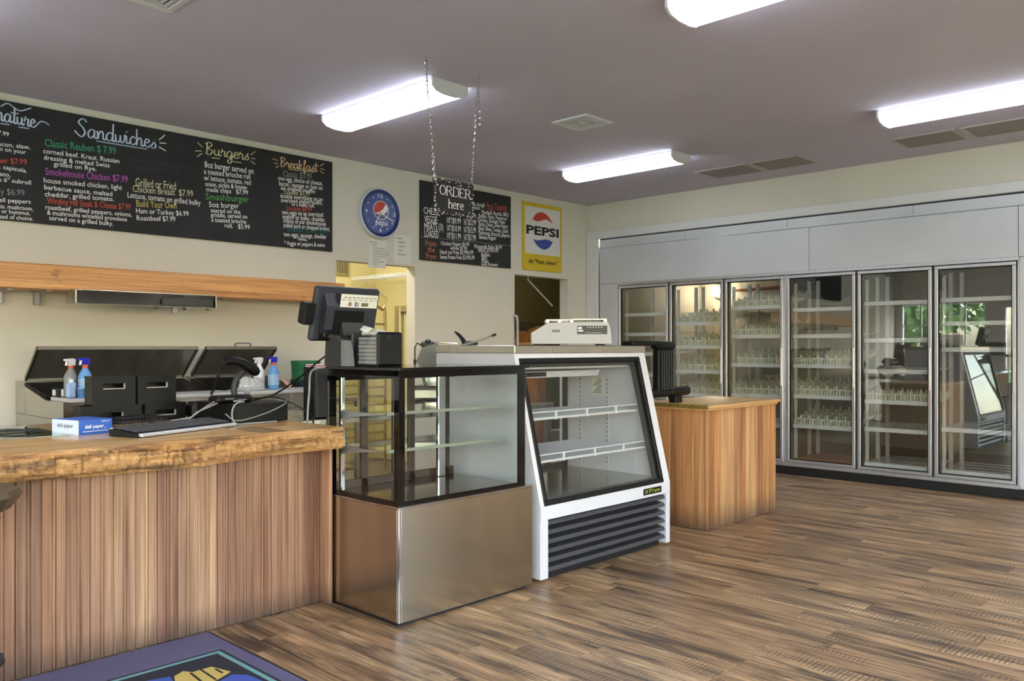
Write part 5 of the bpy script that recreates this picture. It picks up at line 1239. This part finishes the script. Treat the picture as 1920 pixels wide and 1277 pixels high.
wt = thing('work_table', 'stainless work table behind the display cases', 'table', (3.5, 4.3, 0))
part('table_top', MB().box(2.46, 4.6, 4.0, 4.72, .865, .8995, .004), M_steel, wt); part('table_shelf', MB().box(2.5, 4.56, 4.04, 4.68, .28, .30), M_steel, wt)
for x in (2.5, 4.56):
    for y in (4.03, 4.69): part('leg', MB().box(x-.02, x+.02, y-.02, y+.02, 0, .865), M_steel, wt)
pc = thing('computer_tower', 'black computer tower standing behind the display case', 'computer', (2.64, 4.1, .90))
part('tower', MB().box(2.60, 2.73, 4.02, 4.14, .9005, 1.19, .004), M_black, pc); part('front_bezel', MB().box(2.605, 2.725, 4.01, 4.02, .91, 1.185, .003), M_dkgrey, pc)
tcx = thing('ink_carton', 'small white and red carton lying on the computer tower', 'box', (2.64, 4.1, 1.1905)); part('carton', MB().box(2.61, 2.70, 4.03, 4.13, 1.1905, 1.205), M_lw, tcx); part('red_band', MB().box(2.609, 2.67, 4.029, 4.131, 1.194, 1.201), plain('carton_red', rgb(190,60,70), .5), tcx)

sl_ = thing('meat_slicer', 'metal meat slicer with black horn handle behind the cases', 'slicer', (3.926, 4.32, .90), math.radians(43.87-90))
part('slicer_base', MB().box(-.30, .26, -.16, .17, .03, .14, .03), M_steel, sl_, local=True, smooth=40)
for x in (-.25, .21):
    for y in (-.12, .13): part('foot', MB().lathe([(.02,0),(.024,.03)], (x, y, 0), 10), M_black, sl_, local=True)
part('motor_housing', MB().box(-.18, .12, .0, .16, .14, .25, .04), M_steel, sl_, local=True, smooth=40)
part('blade', MB().lathe([(.01,-.055),(.15,-.05),(.155,-.045),(.01,-.04)], (-.06, 0, .215), 32, 'y'), M_chrome, sl_, local=True, smooth=30)
part('blade_guard', MB().tube([(-.06+.163*math.cos(a*PI/16), -.05, .215+.163*math.sin(a*PI/16)) for a in range(33)], .008, 6), plain('cast_metal', rgb(104,104,100), .4, .6), sl_, local=True)
part('gauge_plate', MB().prism([(-.02, .40), (.20, .465), (.21, .455), (-.02, .385)], 'y', -.11, -.02), MATS.get('cast_metal') or plain('cast_metal', rgb(104,104,100), .4, .6), sl_, local=True)
part('carriage_cup', MB().prism([(-.26, .30), (-.22, .40), (-.12, .43), (-.07, .36), (-.09, .27), (-.17, .24)], 'y', -.13, -.07), plain('cast_metal', rgb(104,104,100), .4, .6), sl_, local=True)
part('sharpener', MB().box(-.23, -.13, -.12, -.08, .40, .440, .012).box(-.20, -.16, -.125, -.085, .43, .455, .008), M_dkgrey, sl_, local=True)
part('crank', MB().tube([(-.22, -.1, .41), (-.255, -.1, .43), (-.27, -.1, .40), (-.27, -.1, .32)], .005, 6).lathe([(.004,.28),(.010,.285),(.010,.315),(.004,.32)], (-.27, -.1, 0), 10), M_dkgrey, sl_, local=True)
part('slide_rod', MB().tube([(-.14, -.09, .438), (.02, -.09, .428)], .006, 6), M_chrome, sl_, local=True)
part('horn_handle', MB().tube(smoothpath([(.07, -.08, .425), (.055, -.08, .455), (.03, -.08, .485), (.0, -.08, .51)], 4), [.016,.016,.015,.015,.014,.013,.012,.012,.011,.010,.008,.006,.004], 10), M_black, sl_, local=True, smooth=50)
part('pusher_hub', MB().box(.06, .16, -.10, -.06, .405, .445, .014), M_dkgrey, sl_, local=True)
part('pusher_rod', MB().tube([(.12, -.08, .43), (.26, -.08, .482)], .005, 6), MATS['cast_metal'], sl_, local=True); part('rod_tip', MB().tube([(.255, -.08, .480), (.285, -.08, .490)], .009, 8), M_brown, sl_, local=True)

nd = thing('napkin_dispenser', 'black napkin dispenser with clear front on the glass case', 'napkin dispenser', (2.56, 3.40, 1.2055))
nx0, nx1, ny0, ny1 = 2.485, 2.640, 3.30, 3.50
part('end_panel', MB().box(nx0-.004, nx1, ny0-.012, ny0+.012, 1.2065, 1.376, .012), M_black, nd)
part('end_panel', MB().box(nx0-.004, nx1, ny1, ny1+.012, 1.2065, 1.376, .010), M_dkgrey, nd)
part('back_shell', MB().box(nx1-.02, nx1-.002, ny0, ny1, 1.208, 1.372), M_dkgrey, nd); part('dispenser_base', MB().box(nx0, nx1, ny0, ny1, 1.206, 1.216), M_black, nd)
for k in range(7): part('napkin', MB().box(nx0+.022+.003*(k % 2), nx1-.024, ny0+.012, ny1-.012, 1.218+.0195*k, 1.2345+.0195*k, .003), M_paper, nd)
part('clear_front', MB().prism([(nx0, 1.216), (nx0+.004, 1.216), (nx0+.014, 1.366), (nx0+.010, 1.366)], 'y', ny0, ny1), glass('dispenser_clear', (.80,.80,.82,1), .10), nd)
m = MB(); m.add([(nx0+.03, ny0+.03, 1.36), (nx0+.03, ny1-.03, 1.36), (nx0+.015, ny0+.05, 1.395), (nx0+.03, ny1-.05, 1.41), (nx0-.01, ny0+.07, 1.372), (nx0-.015, ny0+.12, 1.388)], [(0,1,3,2), (2,3,5,4)])
m.add([(nx0+.031, ny0+.03, 1.361), (nx0+.031, ny1-.03, 1.361), (nx0+.10, ny1-.07, 1.395), (nx0+.09, ny0+.02, 1.376)], [(0,1,2,3)]); part('loose_napkin', m, M_paper, nd)
part('emblem', MB().box(nx0+.05, nx0+.075, ny0-.0135, ny0-.0118, 1.338, 1.354), M_gap, nd)

mo = thing('pos_monitor', 'black touchscreen till monitor seen from behind with white sticker', 'monitor', (2.50, 3.58, 1.2055))
TM = Matrix.Translation((2.505, 3.60, 1.47)) @ Matrix.Rotation(math.radians(14), 4, 'X')
part('base', MB().prism([(3.525, 1.2065), (3.525, 1.30), (3.55, 1.36), (3.64, 1.38), (3.655, 1.2065)], 'x', 2.42, 2.55), M_dkgrey, mo)
part('base_cover', MB().prism([(3.47, 1.2065), (3.485, 1.29), (3.50, 1.335), (3.525, 1.335), (3.525, 1.2065)], 'x', 2.43, 2.475), M_grey, mo)
part('neck', MB().prism([(3.53, 1.36), (3.545, 1.425), (3.575, 1.45), (3.625, 1.42), (3.64, 1.36)], 'x', 2.45, 2.58), M_dkgrey, mo)
M_navy = plain('blue_black_plastic', rgb(40,44,56), .45)
part('screen_shell', MB().box(-.195, .195, -.018, .022, -.140, .140, .012).xf(TM), M_navy, mo)
part('rear_hump', MB().prism([(-.018, -.10), (-.055, -.07), (-.055, .05), (-.018, .11)], 'x', -.15, .15).xf(TM), M_navy, mo)
part('rear_recess', MB().box(-.10, .08, -.0575, -.054, -.09, .03).xf(TM), M_black, mo)
part('screen_face', MB().box(-.18, .18, .022, .024, -.125, .125).xf(TM), M_blackgl, mo)
part('port_bay', MB().box(-.15, -.07, -.020, -.0175, -.135, -.075).xf(TM), M_black, mo)
part('port_plugs', MB().box(-.13, -.12, -.030, -.02, -.11, -.09).box(-.10, -.085, -.032, -.02, -.12, -.10).xf(TM), M_chrome, mo)
part('card_reader', MB().box(-.255, -.196, -.03, .03, -.055, .055, .008).xf(TM), M_black, mo)
stk = part('sticker', MB().box(-.075, .150, -.0585, -.0565, .048, .115).xf(TM), M_paper, mo)
part('sticker_backing', MB().box(-.078, .153, -.0565, -.0185, .050, .113).xf(TM), M_navy, mo)
m = MB()
for k in range(24): m.box(-.055+.0085*k, -.049+.0085*k-.002*(k % 3), -.0592, -.0586, .096, .101)
for k in range(25): m.box(-.066+.0085*k, -.060+.0085*k-.002*(k % 4), -.0592, -.0586, .084, .088)
part('sticker_print', m.xf(TM), M_ink, stk)
part('sticker_icon', MB().box(.012, .034, -.0594, -.0586, .054, .076).xf(TM), plain('icon_blue', rgb(50,66,110), .5), stk)
part('sticker_icon', MB().box(-.028, -.008, -.0594, -.0586, .055, .075).xf(TM), plain('icon_brown', rgb(150,120,104), .5), stk)
part('sticker_icon', MB().box(.052, .094, -.0594, -.0586, .055, .074).xf(TM), plain('icon_green', rgb(106,112,82), .5), stk)
part('icon_letter', MB().box(.0225, .0265, -.0600, -.0594, .056, .072).box(.0190, .0300, -.0600, -.0594, .064, .0672).box(.0225, .0310, -.0600, -.0594, .0705, .0735).xf(TM), M_lw, stk)

flush_texts()
